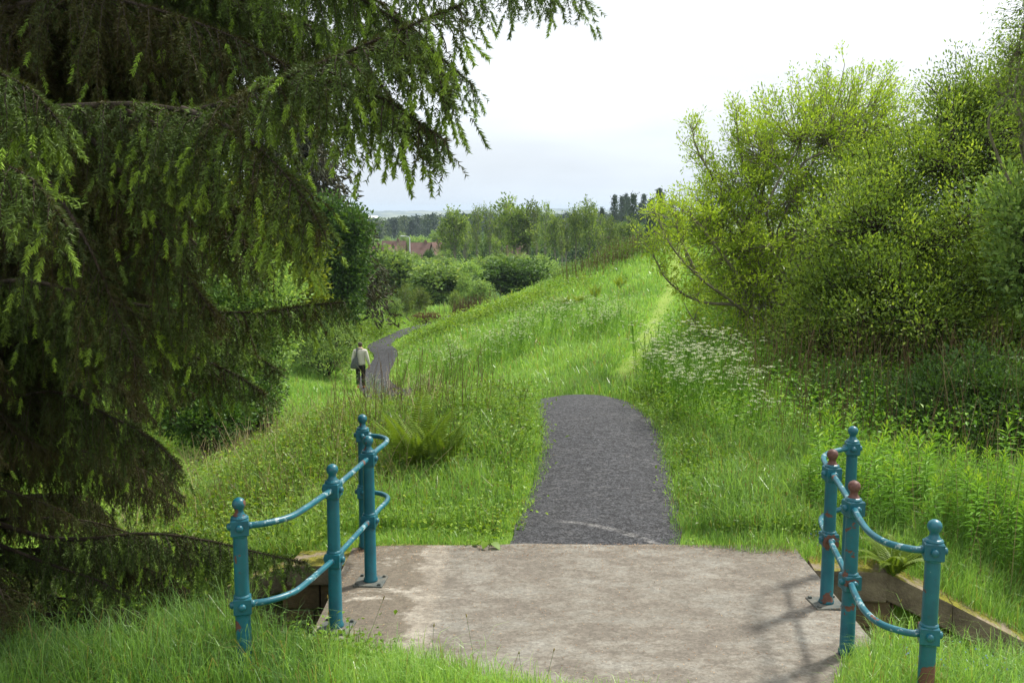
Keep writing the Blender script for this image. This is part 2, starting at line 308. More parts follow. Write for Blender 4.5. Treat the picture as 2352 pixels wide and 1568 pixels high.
def ground0(x, y):
    x = np.asarray(x, float); y = np.asarray(y, float); sh = x.shape; x = x.ravel(); y = y.ravel(); o = np.empty(len(x))
    for i in range(0, len(x), 40000):
        P = warp(np.clip(x[i:i+40000], -0.75*(np.maximum(y[i:i+40000], -8)+22), 0.75*(np.maximum(y[i:i+40000], -8)+22)), y[i:i+40000])
        o[i:i+40000] = tk(((P[:, None] - W[None])**2).sum(-1)) @ CO[:nC] + CO[nC] + P @ CO[nC+1:]
    return o.reshape(sh)
def on_deck(x, y, m=0.0):
    j = 0.05*wob(x, y, 5.0, 3)
    return (x > -1.42-m) & (x < 2.50+m) & (y > 5.2-m) & (y < 8.5+m-0.20*sstep(1.2, 2.2, x)+j) & (y > 6.48-m-0.42*(x+1.3)+j) & (y > 6.60-m-2.2*(2.38-x)+j)
def path_w(par): return np.interp(par, [60, 95], [1.0, 0.74])*(0.72 + 0.05*np.sin(par*0.13) + 0.03*np.sin(par*0.31+1))
def height(x, y, base=False):
    x = np.asarray(x, float); y = np.asarray(y, float)
    z = ground0(x, y)
    far = sstep(9, 20, y); z = z + (0.03 + 0.09*far)*wob(x, y, 1.1) + 0.02*wob(x, y, 4.0, 2)
    pd, pp = seg_dist(x, y, PATHC); flat = 1 - sstep(0.9, 2.2, pd)
    z = z*(1-flat) + flat*(ground0(x, y) - (0.0 if base else 0.0))
    sd, sp_ = seg_dist(x, y, STREAM); bed = np.interp(sp_, np.arange(len(SBED)), SBED)
    st = np.where((x > -2.4) & (x < 4.6), 14.0, 1.5 - 0.8*sstep(9, 16, y)); hw = np.where((x > -2.4) & (x < 4.6), 0.80, 0.55-0.32*sstep(9, 14, y))
    z = np.minimum(z, bed + np.maximum(0, sd - hw)*st)
    cap = np.interp(x, [2.9, 3.12, 3.66, 4.3, 5.0, 8.0], [0.1, -0.06, -0.31, -0.63, -0.94, -1.0]) + np.maximum(0, y-8.12)*0.6
    z = np.where((x > 2.9) & (x < 9) & (y > 7.6) & (y < 11), np.minimum(z, cap + 8*np.maximum(0, x-8)), z)
    return z
def spaced(lo, hi, segs):
    o = []
    for a, b, s in segs: o.append(np.arange(a, b, s))
    return np.unique(np.concatenate(o))
xs = spaced(0, 0, [(-12, -3, 0.3), (-3, 5, 0.1), (5, 12, 0.3), (12, 30, 1.2)]); xs = np.concatenate([-np.geomspace(13, 6000, 34)[::-1], xs[xs < 12], np.geomspace(12, 6000, 34)])
ys = np.concatenate([np.arange(-8, 5, 0.5), np.arange(5, 10, 0.1), np.arange(10, 20, 0.25), np.arange(20, 62, 0.5), np.geomspace(62, 6800, 60)])
X, Y = np.meshgrid(xs, ys); Z = height(X, Y)
pd, pp = seg_dist(X, Y, PATHC)
Z = Z + 0.05*((X > -1.3) & (X < 2.5) & (Y < 6.9) & (Y > 5.0) & ~on_deck(X, Y, 0.04))
Z = Z - 0.05*(1 - sstep(path_w(pp)-0.12, path_w(pp)+0.02, pd)) - 0.08*on_deck(X, Y, -0.08)
nx, ny = len(xs), len(ys); ii = (np.arange(ny-1)[:, None]*nx + np.arange(nx-1)[None])
g = Geo(); td, _ = seg_dist(X, Y, TRAIL)
g.add(np.stack([X, Y, Z], -1).reshape(-1, 3), q=np.stack([ii, ii+1, ii+nx+1, ii+nx], -1).reshape(-1, 4), c=(1-sstep(0.10, 0.36, td)).ravel())
m, n, l = new_mat('meadow_soil'); co = n("ShaderNodeTexCoord").outputs['Object']
a = noise(n, l, co, 0.6, 6, 0.65); b = noise(n, l, co, 14, 5, 0.7); fa = noise(n, l, co, 0.02, 5, 0.6)
c = mixc(n, l, step(n, l, a, 0.35, 0.65), (0.12, 0.23, 0.025), (0.20, 0.34, 0.04)); c = mixc(n, l, step(n, l, b, 0.35, 0.7, 0, 0.6), c, (0.05, 0.045, 0.02))
at_ = n("ShaderNodeAttribute"); at_.attribute_name = 'tint'
c = mixc(n, l, step(n, l, at_.outputs['Fac'], 0, 1, 0, 0.55), c, (0.23, 0.29, 0.07))
ge = n("ShaderNodeNewGeometry"); sx = n("ShaderNodeSeparateXYZ"); l(ge.outputs['Position'], sx.inputs[0])
sc2 = step(n, l, sx.outputs[1], 57, 72); c = mixc(n, l, sc2, c, (0.05, 0.10, 0.025)); ff = step(n, l, sx.outputs[1], 450, 900); fc = mixc(n, l, step(n, l, fa, 0.42, 0.58), (0.07, 0.11, 0.03), (0.20, 0.22, 0.09)); c = mixc(n, l, ff, c, fc)
nr = step(n, l, sx.outputs[1], 5.0, 4.0); c = mixc(n, l, nr, c, (0.16, 0.11, 0.07))
finish(m, n, l, c, 0.95, b, 0.5, 0.03, 0.1); M['ground'] = m
tag(g.build('ground', M['ground'], smooth=True), kind='structure')

# path sheet
P = PATHC; tgt = unit(np.gradient(P, axis=0)); nrm = np.stack([-tgt[:, 1], tgt[:, 0]], -1)
PP = bez(np.c_[P, np.zeros(len(P))], 4)[:, :2]; tgt = unit(np.gradient(PP, axis=0)); nrm = np.stack([-tgt[:, 1], tgt[:, 0]], -1); par = np.arange(len(PP))/4.0
wd = path_w(par); ac = np.linspace(-1, 1, 13); k = len(PP)
jit = 0.035*wob(PP[:, 0], PP[:, 1], 5.0); XY = PP[:, None] + nrm[:, None]*((wd+jit)[:, None]*ac[None])[..., None]
ZZ = height(XY[..., 0], XY[..., 1]) + 0.02 + 0.025*(1-ac**2)[None]; ZZ = ZZ*sstep(8.4, 9.0, XY[..., 1]) + np.minimum(ZZ, 0.004)*(1-sstep(8.4, 9.0, XY[..., 1]))
g = Geo(); i = (np.arange(k-1)[:, None]*13 + np.arange(12)[None])
g.add(np.dstack([XY, ZZ]).reshape(-1, 3), q=np.stack([i, i+1, i+14, i+13], -1).reshape(-1, 4))
m, n, l = new_mat('dark_whin_gravel'); co = n("ShaderNodeTexCoord").outputs['Object']
f1 = noise(n, l, co, 42, 6, 0.9); f2 = noise(n, l, co, 1.5, 6, 0.6); f3 = noise(n, l, co, 75, 3, 0.8); mpp = n("ShaderNodeMapping"); mpp.inputs['Scale'].default_value = (1, 3.5, 1); l(co, mpp.inputs[0]); f4 = noise(n, l, mpp.outputs[0], 5, 7, 0.75)
c = mixc(n, l, step(n, l, f1, 0.36, 0.64), (0.022, 0.023, 0.027), (0.124, 0.129, 0.140)); c = mixc(n, l, step(n, l, f2, 0.35, 0.7, 0, 0.45), c, (0.085, 0.085, 0.089))
c = mixc(n, l, step(n, l, f4, 0.54, 0.64, 0, 0.6), c, (0.17, 0.168, 0.172)); c = mixc(n, l, step(n, l, f3, 0.66, 0.71), c, (0.30, 0.28, 0.25))
ar = n('ShaderNodeVectorMath'); ar.operation = 'DISTANCE'; l(co, ar.inputs[0]); ar.inputs[1].default_value = (-0.4, 6.75, 0.0); ad_ = n('ShaderNodeMath'); ad_.operation = 'SUBTRACT'; l(ar.outputs['Value'], ad_.inputs[0]); ad_.inputs[1].default_value = 2.45; ab = n('ShaderNodeMath'); ab.operation = 'ABSOLUTE'; l(ad_.outputs[0], ab.inputs[0]); sxp = n('ShaderNodeSeparateXYZ'); l(co, sxp.inputs[0]); am = n('ShaderNodeMath'); am.operation = 'MULTIPLY'; l(step(n, l, ab.outputs[0], 0.05, 0.015, 0, 0.6), am.inputs[0]); l(step(n, l, f4, 0.40, 0.55), am.inputs[1]); am2 = n('ShaderNodeMath'); am2.operation = 'MULTIPLY'; l(am.outputs[0], am2.inputs[0]); l(step(n, l, sxp.outputs[0], 0.35, 0.6), am2.inputs[1]); c = mixc(n, l, am2.outputs[0], c, (0.30, 0.295, 0.285))
c = scaled(n, l, scaled(n, l, c, cells(n, l, co, 60, .30, 1.0)), cells(n, l, co, 21, .7, 1.1))
M['gravel'] = finish(m, n, l, c, 0.9, f1, 0.8, 0.012, 0.2)
tag(g.build('path', M['gravel'], smooth=True), kind='structure')

# deck of the bridge
g = Geo(); nxd, nyd = 60, 50
gx, gy = np.meshgrid(np.linspace(-1.40, 2.48, nxd), np.linspace(5.2, 8.46, nyd)); ed = 0.025*wob(gx, gy, 6) + 0.03*wob(gx, gy*0, 2.2)
gy2 = gy + np.where(gy > 8.3, ed, 0)*sstep(8.3, 8.46, gy); gz = 0.02 + 0.006*wob(gx, gy, 2.5) - 0.012*(1-sstep(0, 0.25, gx+1.40)) - 0.012*(1-sstep(0, 0.2, 2.48-gx))
i = (np.arange(nyd-1)[:, None]*nxd + np.arange(nxd-1)[None]); g.add(np.dstack([gx, gy2, gz]).reshape(-1, 3), q=np.stack([i, i+1, i+nxd+1, i+nxd], -1).reshape(-1, 4))
rim = np.concatenate([np.arange(nxd), np.arange(1, nyd)*nxd+nxd-1, (nyd-1)*nxd+np.arange(nxd-2, -1, -1), np.arange(nyd-2, 0, -1)*nxd])
V = np.dstack([gx, gy2, gz]).reshape(-1, 3)[rim]; Vb = V.copy(); Vb[:, 2] = -0.24; r = len(rim); j = np.arange(r)
g.add(np.vstack([V, Vb]), q=np.stack([j, j+r, (j+1) % r + r, (j+1) % r], -1)); g.add(Vb[[0, nxd-1, nxd+nyd-2, 2*nxd+nyd-3]], q=[(0, 3, 2, 1)])
m, n, l = new_mat('worn_concrete'); co = n("ShaderNodeTexCoord").outputs['Object']
mpp = n('ShaderNodeMapping'); mpp.inputs['Scale'].default_value = (1, 1.9, 1); mpp.inputs['Rotation'].default_value = (0, 0, 0.25); l(co, mpp.inputs[0]); b1 = noise(n, l, co, 0.9, 7, 0.62); b2 = noise(n, l, mpp.outputs[0], 1.5, 14, 0.80); b3 = noise(n, l, co, 48, 8, 0.92); b4 = noise(n, l, mpp.outputs[0], 11, 9, 0.85)
c = mixc(n, l, step(n, l, b1, 0.35, 0.65), (0.188, 0.182, 0.159), (0.262, 0.255, 0.224))
c = mixc(n, l, step(n, l, b2, 0.50, 0.54, 0, 0.78), c, (0.108, 0.109, 0.108)); c = mixc(n, l, step(n, l, b4, 0.52, 0.62, 0, 0.5), c, (0.108, 0.102, 0.090))
c = mixc(n, l, step(n, l, b3, 0.57, 0.66, 0, 0.75), c, (0.084, 0.076, 0.066)); c = mixc(n, l, step(n, l, b3, 0.42, 0.34, 0, 0.6), c, (0.40, 0.37, 0.32))
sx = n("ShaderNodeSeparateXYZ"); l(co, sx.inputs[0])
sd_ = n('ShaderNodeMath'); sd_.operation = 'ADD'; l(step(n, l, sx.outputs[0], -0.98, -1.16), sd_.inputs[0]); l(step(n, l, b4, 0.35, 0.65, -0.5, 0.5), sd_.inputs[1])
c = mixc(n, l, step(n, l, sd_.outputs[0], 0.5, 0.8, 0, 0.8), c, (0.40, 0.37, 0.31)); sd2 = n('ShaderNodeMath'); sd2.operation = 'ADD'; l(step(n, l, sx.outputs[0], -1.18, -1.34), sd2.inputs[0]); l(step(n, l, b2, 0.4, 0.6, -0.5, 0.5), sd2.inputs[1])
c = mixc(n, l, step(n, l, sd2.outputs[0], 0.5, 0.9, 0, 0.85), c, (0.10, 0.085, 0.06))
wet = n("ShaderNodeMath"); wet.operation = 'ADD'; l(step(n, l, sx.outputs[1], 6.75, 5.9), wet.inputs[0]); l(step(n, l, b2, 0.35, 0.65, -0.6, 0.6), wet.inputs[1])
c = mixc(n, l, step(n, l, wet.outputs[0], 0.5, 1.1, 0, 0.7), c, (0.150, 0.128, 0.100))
edge = n("ShaderNodeMath"); edge.operation = 'ADD'; l(step(n, l, sx.outputs[1], 8.15, 8.5), edge.inputs[0]); l(step(n, l, b4, 0.3, 0.7, -0.5, 0.5), edge.inputs[1])
c = mixc(n, l, step(n, l, edge.outputs[0], 0.5, 1.1, 0, 0.7), c, (0.20, 0.142, 0.100))
c = scaled(n, l, scaled(n, l, c, cells(n, l, co, 58, .78, 1.12)), cells(n, l, co, 23, .88, 1.04))
gs = n('ShaderNodeMath'); gs.operation = 'ADD'; l(step(n, l, sx.outputs[1], 8.12, 8.46), gs.inputs[0]); l(step(n, l, b4, 0.3, 0.7, -0.55, 0.55), gs.inputs[1]); gm = n('ShaderNodeMath'); gm.operation = 'MULTIPLY'; l(step(n, l, gs.outputs[0], 0.45, 0.8, 0, 0.85), gm.inputs[0]); l(step(n, l, sx.outputs[0], -0.4, 0.1), gm.inputs[1]); gm2 = n('ShaderNodeMath'); gm2.operation = 'MULTIPLY'; l(gm.outputs[0], gm2.inputs[0]); l(step(n, l, sx.outputs[0], 1.7, 1.3), gm2.inputs[1]); c = mixc(n, l, gm2.outputs[0], c, (0.085, 0.083, 0.082))
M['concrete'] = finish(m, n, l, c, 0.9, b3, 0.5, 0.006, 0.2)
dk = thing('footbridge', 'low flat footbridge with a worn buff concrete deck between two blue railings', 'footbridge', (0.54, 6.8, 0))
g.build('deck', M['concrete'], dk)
# leaf litter on deck: chips and husks
g = Geo(); nL = 4200; lx = rng.uniform(-1.4, 2.5, nL); ly = 8.46 - np.abs(rng.exponential(0.16, nL)); k = rng.random(nL) < 0.45
ly = np.where(k, rng.uniform(5.9, 8.4, nL), ly); k2 = rng.random(nL) < 0.25; lx = np.where(k2, np.where(rng.random(nL) < .5, -1.35+rng.exponential(0.08, nL), 2.42-rng.exponential(0.1, nL)), lx)
D = rvec(nL); D[:, 2] *= 0.15; leaves(g, np.c_[lx, np.clip(ly, 5.3, 8.5), np.full(nL, 0.031)], D, np.tile([0, 0, 1.0], (nL, 1)), rng.uniform(0.008, 0.022, nL), rng.uniform(0.003, 0.007, nL), rng.random(nL))
litter = leaf_mat('bud_scale_litter', [(0, (0.12, 0.06, 0.03)), (0.5, (0.30, 0.17, 0.09)), (1, (0.48, 0.34, 0.20))], 0.1, 0.8, 0.2, 0)
tag(g.build('litter', litter), 'brown bud scales and leaf crumbs strewn over the concrete deck', 'litter', kind='stuff')

# stone walls of the channel
def block_wall(label, stones_top, courses, name='stone_wall'):
    t = thing(name, label, 'stone wall', stones_top[0][0]); r = random.Random(len(label))
    for (a, b, th, hh) in stones_top:                  # coping stones, each a bevelled skewed block
        a = np.array(a, float); b = np.array(b, float); d = b-a; ln = np.linalg.norm(d[:2]); nn = np.array([-d[1], d[0], 0])/ln
        g = Geo(); box(g, (0.004, -0.5, -hh), (0.996, 0.5, 0), bev=0.012); V = g.v[0]
        V[:] = a + V[:, :1]*d + V[:, 1:2]*nn*th + np.c_[np.zeros(len(V)), np.zeros(len(V)), V[:, 2]] + 0.008*wob(V[:, 0]*7, V[:, 2]*9+V[:, 1]*5, 3)[:, None]
        g.build('coping_stone', M['mossy'], t)
    g = Geo()
    for (a, b, th, z0, top) in courses:
        a = np.array(a, float); b = np.array(b, float); d = b-a; ln = np.linalg.norm(d); nn = np.array([-d[1], d[0]])/ln; zt = top
        while zt > z0:
            hh = r.uniform(0.22, 0.30); x = 0.0
            while x < ln - 0.02:
                bl = min(r.uniform(0.35, 0.7), ln-x); gg = Geo(); box(gg, (x+0.008, -th/2 + r.uniform(-.012, .012), max(zt-hh, z0)+0.008), (x+bl-0.008, th/2, zt-0.004), bev=0.014)
                for V in gg.v: g.add(np.c_[a[0]+V[:, 0]/ln*d[0]+V[:, 1]*nn[0], a[1]+V[:, 0]/ln*d[1]+V[:, 1]*nn[1], V[:, 2]], q=gg.q[0])
                x += bl
            zt -= hh
    g.build('block_courses', M['stone'], t)
    return t
m, n, l = new_mat('mossy_stone'); co = n("ShaderNodeTexCoord").outputs['Object']
ge = n("ShaderNodeNewGeometry"); sx = n("ShaderNodeSeparateXYZ"); l(ge.outputs['Normal'], sx.inputs[0])
b = noise(n, l, co, 5, 6, 0.65); f = noise(n, l, co, 50, 4); st = mixc(n, l, step(n, l, b, 0.35, 0.65), (0.10, 0.08, 0.06), (0.22, 0.18, 0.13))
mo = mixc(n, l, step(n, l, f, 0.35, 0.65), (0.075, 0.085, 0.014), (0.22, 0.20, 0.03)); ad = n("ShaderNodeMath"); ad.operation = 'MULTIPLY'
l(step(n, l, sx.outputs[2], 0.5, 0.8), ad.inputs[0]); l(step(n, l, b, 0.60, 0.48), ad.inputs[1]); c = mixc(n, l, ad.outputs[0], st, mo)
M['mossy'] = finish(m, n, l, c, 0.95, f, 0.7, 0.012, 0.15)
block_wall('mossy sandstone wing wall sloping down beside the right railing',
    [((2.52, 8.12, -0.02), (3.12, 8.08, -0.03), 0.34, 0.26), ((3.12, 8.08, -0.03), (3.66, 8.0, -0.28), 0.30, 0.24), ((3.66, 8.0, -0.28), (4.30, 7.9, -0.60), 0.30, 0.24), ((4.30, 7.9, -0.60), (5.0, 7.8, -0.92), 0.30, 0.24)],
    [((2.2, 8.13), (3.2, 8.09), 0.26, -1.6, -0.28), ((3.2, 8.09), (3.7, 8.02), 0.24, -1.6, -0.56), ((3.7, 8.02), (4.4, 7.92), 0.24, -1.6, -0.90)])
block_wall('mossy stone abutment under the far end of the left railing',
    [((-1.36, 8.22, -0.01), (-1.88, 8.26, -0.03), 0.42, 0.16), ((-1.88, 8.26, -0.05), (-2.45, 8.42, -0.30), 0.34, 0.2)],
    [((-1.2, 8.22), (-1.95, 8.26), 0.30, -1.8, -0.17), ((-1.95, 8.27), (-2.5, 8.45), 0.28, -1.8, -0.50)])
block_wall('near stone abutment in the shade under the footbridge', [((-1.36, 6.38, -0.27), (2.46, 6.34, -0.27), 0.3, 0.2)], [((-1.9, 6.40), (2.9, 6.34), 0.28, -1.8, -0.49)])
# stream water
SP = bez(np.c_[STREAM, SBED + 0.10], 10); tg = unit(np.gradient(SP[:, :2], axis=0)); nm = np.stack([-tg[:, 1], tg[:, 0]], -1); k = len(SP)
ac = np.linspace(-1, 1, 7); XY = SP[:, None, :2] + nm[:, None]*(np.interp(SP[:, 1], [9, 14], [0.62, 0.22])[:, None]*ac[None])[..., None]
g = Geo(); i = (np.arange(k-1)[:, None]*7 + np.arange(6)[None]); g.add(np.dstack([XY, np.repeat(SP[:, 2:], 7, 1)]).reshape(-1, 3), q=np.stack([i, i+1, i+8, i+7], -1).reshape(-1, 4))
m, n, l = new_mat('brown_stream_water'); co = n("ShaderNodeTexCoord").outputs['Object']; f = noise(n, l, co, 9, 4)
tag(g.build('stream', finish(m, n, l, (0.035, 0.028, 0.018), 0.08, f, 0.5, 0.04, 0.6), smooth=True), kind='structure')
# stones lying in the stream
sg = []
for q in range(3):
    g = Geo(); th = np.linspace(0, math.pi, 7); ph = np.arange(10)*2*np.pi/10
    V = np.stack([np.sin(th)[:, None]*np.cos(ph), np.sin(th)[:, None]*np.sin(ph), np.repeat(0.6*np.cos(th)[:, None], 10, 1)], -1).reshape(-1, 3)
    V *= (1 + 0.18*wob(V[:, 0]*3+q*5, V[:, 1]*3+V[:, 2]*4, 1.3, q))[:, None]; i = np.arange(6)[:, None]*10; j = np.arange(10)[None]
    g.add(V, q=np.stack([i+j, i+10+j, i+10+(j+1) % 10, i+(j+1) % 10], -1).reshape(-1, 4)); sg.append(g.mesh('stream_stone', M['stone'], smooth=True))
for q in range(12):
    s = 5.2 + rng.random()*4.6; p = np.array([np.interp(s, np.arange(len(STREAM)), STREAM[:, a]) for a in (0, 1)]); p = p + rng.normal(size=2)*0.35
    o = bpy.data.objects.new('stream_stone', sg[q % 3]); COL.objects.link(o); r = rng.uniform(0.08, 0.22); o.location = (p[0], p[1], float(height(p[0], p[1])) + 0.06)
    o.scale = (r, r*rng.uniform(.7, 1.1), r*rng.uniform(.6, .9)); o.rotation_euler = (0, 0, rng.random()*6)
    tag(o, 'small brown boulder lying in the stream bed left of the railing', 'stone', 'boulders in the stream bed')
# ------------------------------------------------------------------ railings
def make_post(parent, x, y, rz, plate, worn, ball, zb=-0.12):
    g = Geo()
    lathe(g, x, y, [(0.050, zb), (0.050, 0.03), (0.056, 0.035), (0.056, 0.05), (0.048, 0.065), (0.046, 0.475)], 20)
    lathe(g, x, y, [(0.045, 0.565), (0.043, 0.985)], 20)
    po = g.build('post', M['paint_worn' if worn else 'paint'], parent, True)
    c, s = math.cos(rz), math.sin(rz)
    def rot(g):
        for V in g.v:
            a = V[:, 0].copy(); b = V[:, 1].copy(); V[:, 0] = x + c*a - s*b; V[:, 1] = y + s*a + c*b
        return g
    for zc in (0.525, 1.025):
        g = Geo(); box(g, (-0.054, -0.054, zc-0.052), (0.054, 0.054, zc+0.050), bev=0.006); rot(g)
        lathe(g, x, y, [(0.044, zc-0.066), (0.050, zc-0.060), (0.052, zc-0.051)], 20)
        lathe(g, x, y, [(0.053, zc+0.048), (0.053, zc+0.058), (0.047, zc+0.066), (0.040, zc+0.070)], 20)
        cb = g.build('collar', M['paint_worn' if worn and zc < 0.6 else 'paint'], po)
        for a in range(4):
            g = Geo(); prof = [(0.0, 0.078), (0.014, 0.076), (0.021, 0.070), (0.023, 0.062), (0.024, 0.052)]
            n_ = 12; th = np.arange(n_)*2*np.pi/n_; V = np.array([[(r_*math.cos(t), h_, r_*math.sin(t)+zc) for t in th] for r_, h_ in prof]).reshape(-1, 3)
            i = np.arange(4)[:, None]*n_; j = np.arange(n_)[None]; g.add(V, q=np.stack([i+j, i+n_+j, i+n_+(j+1) % n_, i+(j+1) % n_], -1).reshape(-1, 4))
            ca, sa = math.cos(a*math.pi/2), math.sin(a*math.pi/2); V = g.v[0]; p, q = V[:, 0].copy(), V[:, 1].copy(); V[:, 0] = ca*p - sa*q; V[:, 1] = sa*p + ca*q
            rot(g); g.build('bolt', M['paint'], po, True)
    g = Geo(); zz = 1.090
    lathe(g, x, y, [(0.040, zz), (0.036, zz+0.008), (0.027, zz+0.022), (0.024, zz+0.034), (0.028, zz+0.044), (0.036, zz+0.056), (0.0405, zz+0.070), (0.041, zz+0.080), (0.037, zz+0.094), (0.028, zz+0.106), (0.014, zz+0.114), (0.0, zz+0.116)], 20)
    g.build('finial', M[ball], po, True)
    if plate:
        g = Geo(); box(g, (-0.115, -0.115, 0.012), (0.115, 0.115, 0.034), bev=0.004); rot(g); g.build('base_plate', M['plate'], po)
        for a in (-1, 1):
            for b in (-1, 1):
                g = Geo(); box(g, (a*0.09-0.012, b*0.09-0.012, 0.032), (a*0.09+0.012, b*0.09+0.012, 0.050), bev=0.003); rot(g); g.build('anchor_bolt', M['plate'], po)
    return po
def railing(label, posts, rails):
    t = thing('iron_railing', label, 'railing', (posts[1][0], posts[1][1], 0))
    for (x, y, rz, plate, worn, ball) in posts: make_post(t, x, y, rz, plate, worn, ball)
    for pts in rails:
        for zc in (0.525, 1.025):
            P = bez([(p[0], p[1], zc + (p[2] if len(p) > 2 else 0)) for p in pts], 14); g = Geo()
            tube(g, P, 0.0205, 12); g.build('rail', M['rail_paint'], t, True)
AL, BL, CL, DL = (-1.669, 5.90), (-1.243, 6.706), (-1.120, 7.575), (-1.285, 8.386)
AR, BR, CR, DR = (2.402, 5.469), (2.222, 6.284), (2.353, 7.135), (2.770, 7.92)
railing('blue iron railing with four round topped posts left of the deck', [(*AL, 0.25, False, False, 'paint_worn'), (*BL, -0.15, True, False, 'paint'), (*CL, -0.1, True, False, 'paint_worn'), (*DL, 0.1, False, False, 'paint_worn')],
    [[(AL[0]+.03, AL[1]+.01), (-1.52, 5.96), (-1.40, 6.09), (-1.335, 6.30), (-1.285, 6.52), BL], [BL, (-1.18, 7.15), CL], [CL, (-1.085, 7.86), (-1.05, 8.08), (-1.06, 8.22), (-1.12, 8.31), (-1.19, 8.35), (DL[0]+.03, DL[1]-.01)]])
railing('blue iron railing with rusty patches and a red brown knob right of the deck', [(*AR, -0.25, False, True, 'paint'), (*BR, 0.2, False, True, 'rust'), (*CR, 0.1, True, True, 'rust'), (*DR, -0.15, False, False, 'paint')],
    [[(AR[0]-.03, AR[1]), (2.28, 5.49), (2.18, 5.60), (2.15, 5.78), (2.175, 6.02), BR], [BR, (2.29, 6.71), CR], [CR, (2.385, 7.37), (2.43, 7.58), (2.49, 7.70), (2.58, 7.80), (DR[0]-.03, DR[1]-.01)]])
# ------------------------------------------------------------------ the walker, seen from behind
def skin_mesh(name, mat, joints, edges, parent, sub=2, root=0):
    me = bpy.data.meshes.new(name); me.from_pydata([Vector(j[:3]) for j in joints], edges, []); me.update()
    o = bpy.data.objects.new(name, me); COL.objects.link(o); o.modifiers.new('skin', 'SKIN'); 
    sv = me.skin_vertices[0].data if me.skin_vertices else None
    if sv is None:
        bpy.context.view_layer.objects.active = o; sv = me.skin_vertices[0].data
    for i, j in enumerate(joints):
        r = j[3]; sv[i].radius = r if isinstance(r, tuple) else (r, r); sv[i].use_root = (i == root)
    o.modifiers['skin'].use_smooth_shade = True
    ms = o.modifiers.new('sub', 'SUBSURF'); ms.levels = sub; ms.render_levels = sub
    dg = bpy.context.evaluated_depsgraph_get(); nm = bpy.data.meshes.new_from_object(o.evaluated_get(dg)); o.modifiers.clear(); o.data = nm
    nm.materials.clear(); nm.materials.append(mat)
    for p in nm.polygons: p.use_smooth = True
    if parent: o.parent = parent
    return o
pz = at(829, 889, 36.0); pz[2] = height(pz[0], pz[1]) + 0.045
J = [(0, 0, 0.95, (0.14, 0.10)), (0, 0.0, 1.10, (0.13, 0.10)), (0, 0.01, 1.28, (0.16, 0.11)), (0, 0.0, 1.42, (0.12, 0.09)), (0, 0.01, 1.50, 0.052), (0, 0.03, 1.57, (0.072, 0.082)), (0, 0.035, 1.64, (0.078, 0.092)), (0, 0.03, 1.70, (0.055, 0.065))]
E = [(i, i+1) for i in range(7)]
def chain(start, pts):
    p = start
    for q in pts: J.append(q); E.append((p, len(J)-1)); p = len(J)-1
    return p
hand = {}
for s in (-1, 1):
    wx = 0.31 if s > 0 else 0.27; wy = -0.02 if s > 0 else 0.05
    hand[s] = chain(3, [(s*0.165, 0, 1.40, 0.062), (s*0.225, -0.02, 1.20, 0.050), (s*0.26, -0.03, 1.08, 0.042), (s*wx, wy+.03, 0.90, 0.032), (s*wx, wy+.05, 0.84, (0.036, 0.022)), (s*wx, wy+.06, 0.79, (0.040, 0.018))])
    for f, (dx, ln) in enumerate([(-.03, .06), (-.01, .075), (.01, .08), (.028, .07)]):
        chain(hand[s], [(s*wx+dx*.4, wy+.06+dx*.8, 0.76, 0.009), (s*wx+dx*.4-s*.01, wy+.065+dx*.8, 0.76-ln*.6, 0.008), (s*wx+dx*.4-s*.025, wy+.07+dx*.8, 0.76-ln, 0.007)])
    chain(hand[s]-1, [(s*wx-s*.02, wy+.10, 0.80, 0.011), (s*wx-s*.025, wy+.115, 0.765, 0.009)])
fy = {-1: (0.03, -0.06, -0.10), 1: (0.05, 0.06, 0.10)}
for s in (-1, 1):
    a, b, c_ = fy[s]; lift = 0.05 if s < 0 else 0.0
    chain(0, [(s*0.09, 0, 0.86, 0.092), (s*0.095, a, 0.50, 0.062), (s*0.095, b-.02, 0.30, 0.055), (s*0.095, c_-.03, 0.10+lift, 0.038), (s*0.095, c_, 0.045+lift, 0.042), (s*0.10, c_+0.12, 0.035, 0.036), (s*0.105, c_+.17, 0.03, 0.026)])
body = skin_mesh('person', M['skin'], J, E, None)
tag(body, 'person walking away along the dark path in a cream jacket and black trousers', 'person'); body.location = tuple(pz); body.rotation_euler = (0, 0, math.radians(4)); body.scale = (1.0, 1.0, 1.0)
# nose and ears belong to the head; mostly turned away
JJ = [(0, 0, 0.84, (0.195, 0.135)), (0, 0, 0.95, (0.20, 0.14)), (0, 0, 1.12, (0.185, 0.135)), (0, 0.0, 1.30, (0.195, 0.14)), (0, -0.005, 1.42, (0.15, 0.11)), (0, 0.0, 1.485, (0.075, 0.07))]
EE = [(i, i+1) for i in range(5)]
for s in (-1, 1):
    wx = 0.31 if s > 0 else 0.27; wy = 0.01 if s > 0 else 0.08; b = len(JJ)
    JJ += [(s*0.19, 0, 1.39, 0.080), (s*0.24, -0.02, 1.20, 0.074), (s*0.275, -0.03, 1.07, 0.066), (s*wx, wy, 0.90, 0.052), (s*wx, wy+.015, 0.865, 0.047)]; EE += [(4, b), (b, b+1), (b+1, b+2), (b+2, b+3), (b+3, b+4)]
skin_mesh('jacket', M['cream'], JJ, EE, body)
JJ = [(0, 0, 0.96, (0.165, 0.12)), (0, 0, 0.88, (0.16, 0.12))]; EE = [(0, 1)]
for s in (-1, 1):
    a, b_, c_ = fy[s]; lift = 0.05 if s < 0 else 0.0; b = len(JJ)
    JJ += [(s*0.09, 0, 0.78, 0.105), (s*0.095, a, 0.50, 0.083), (s*0.097, b_-.02, 0.28, 0.078), (s*0.097, c_-.03, 0.09+lift, 0.072)]; EE += [(1, b), (b, b+1), (b+1, b+2), (b+2, b+3)]
skin_mesh('trousers', M['blackcloth'], JJ, EE, body)
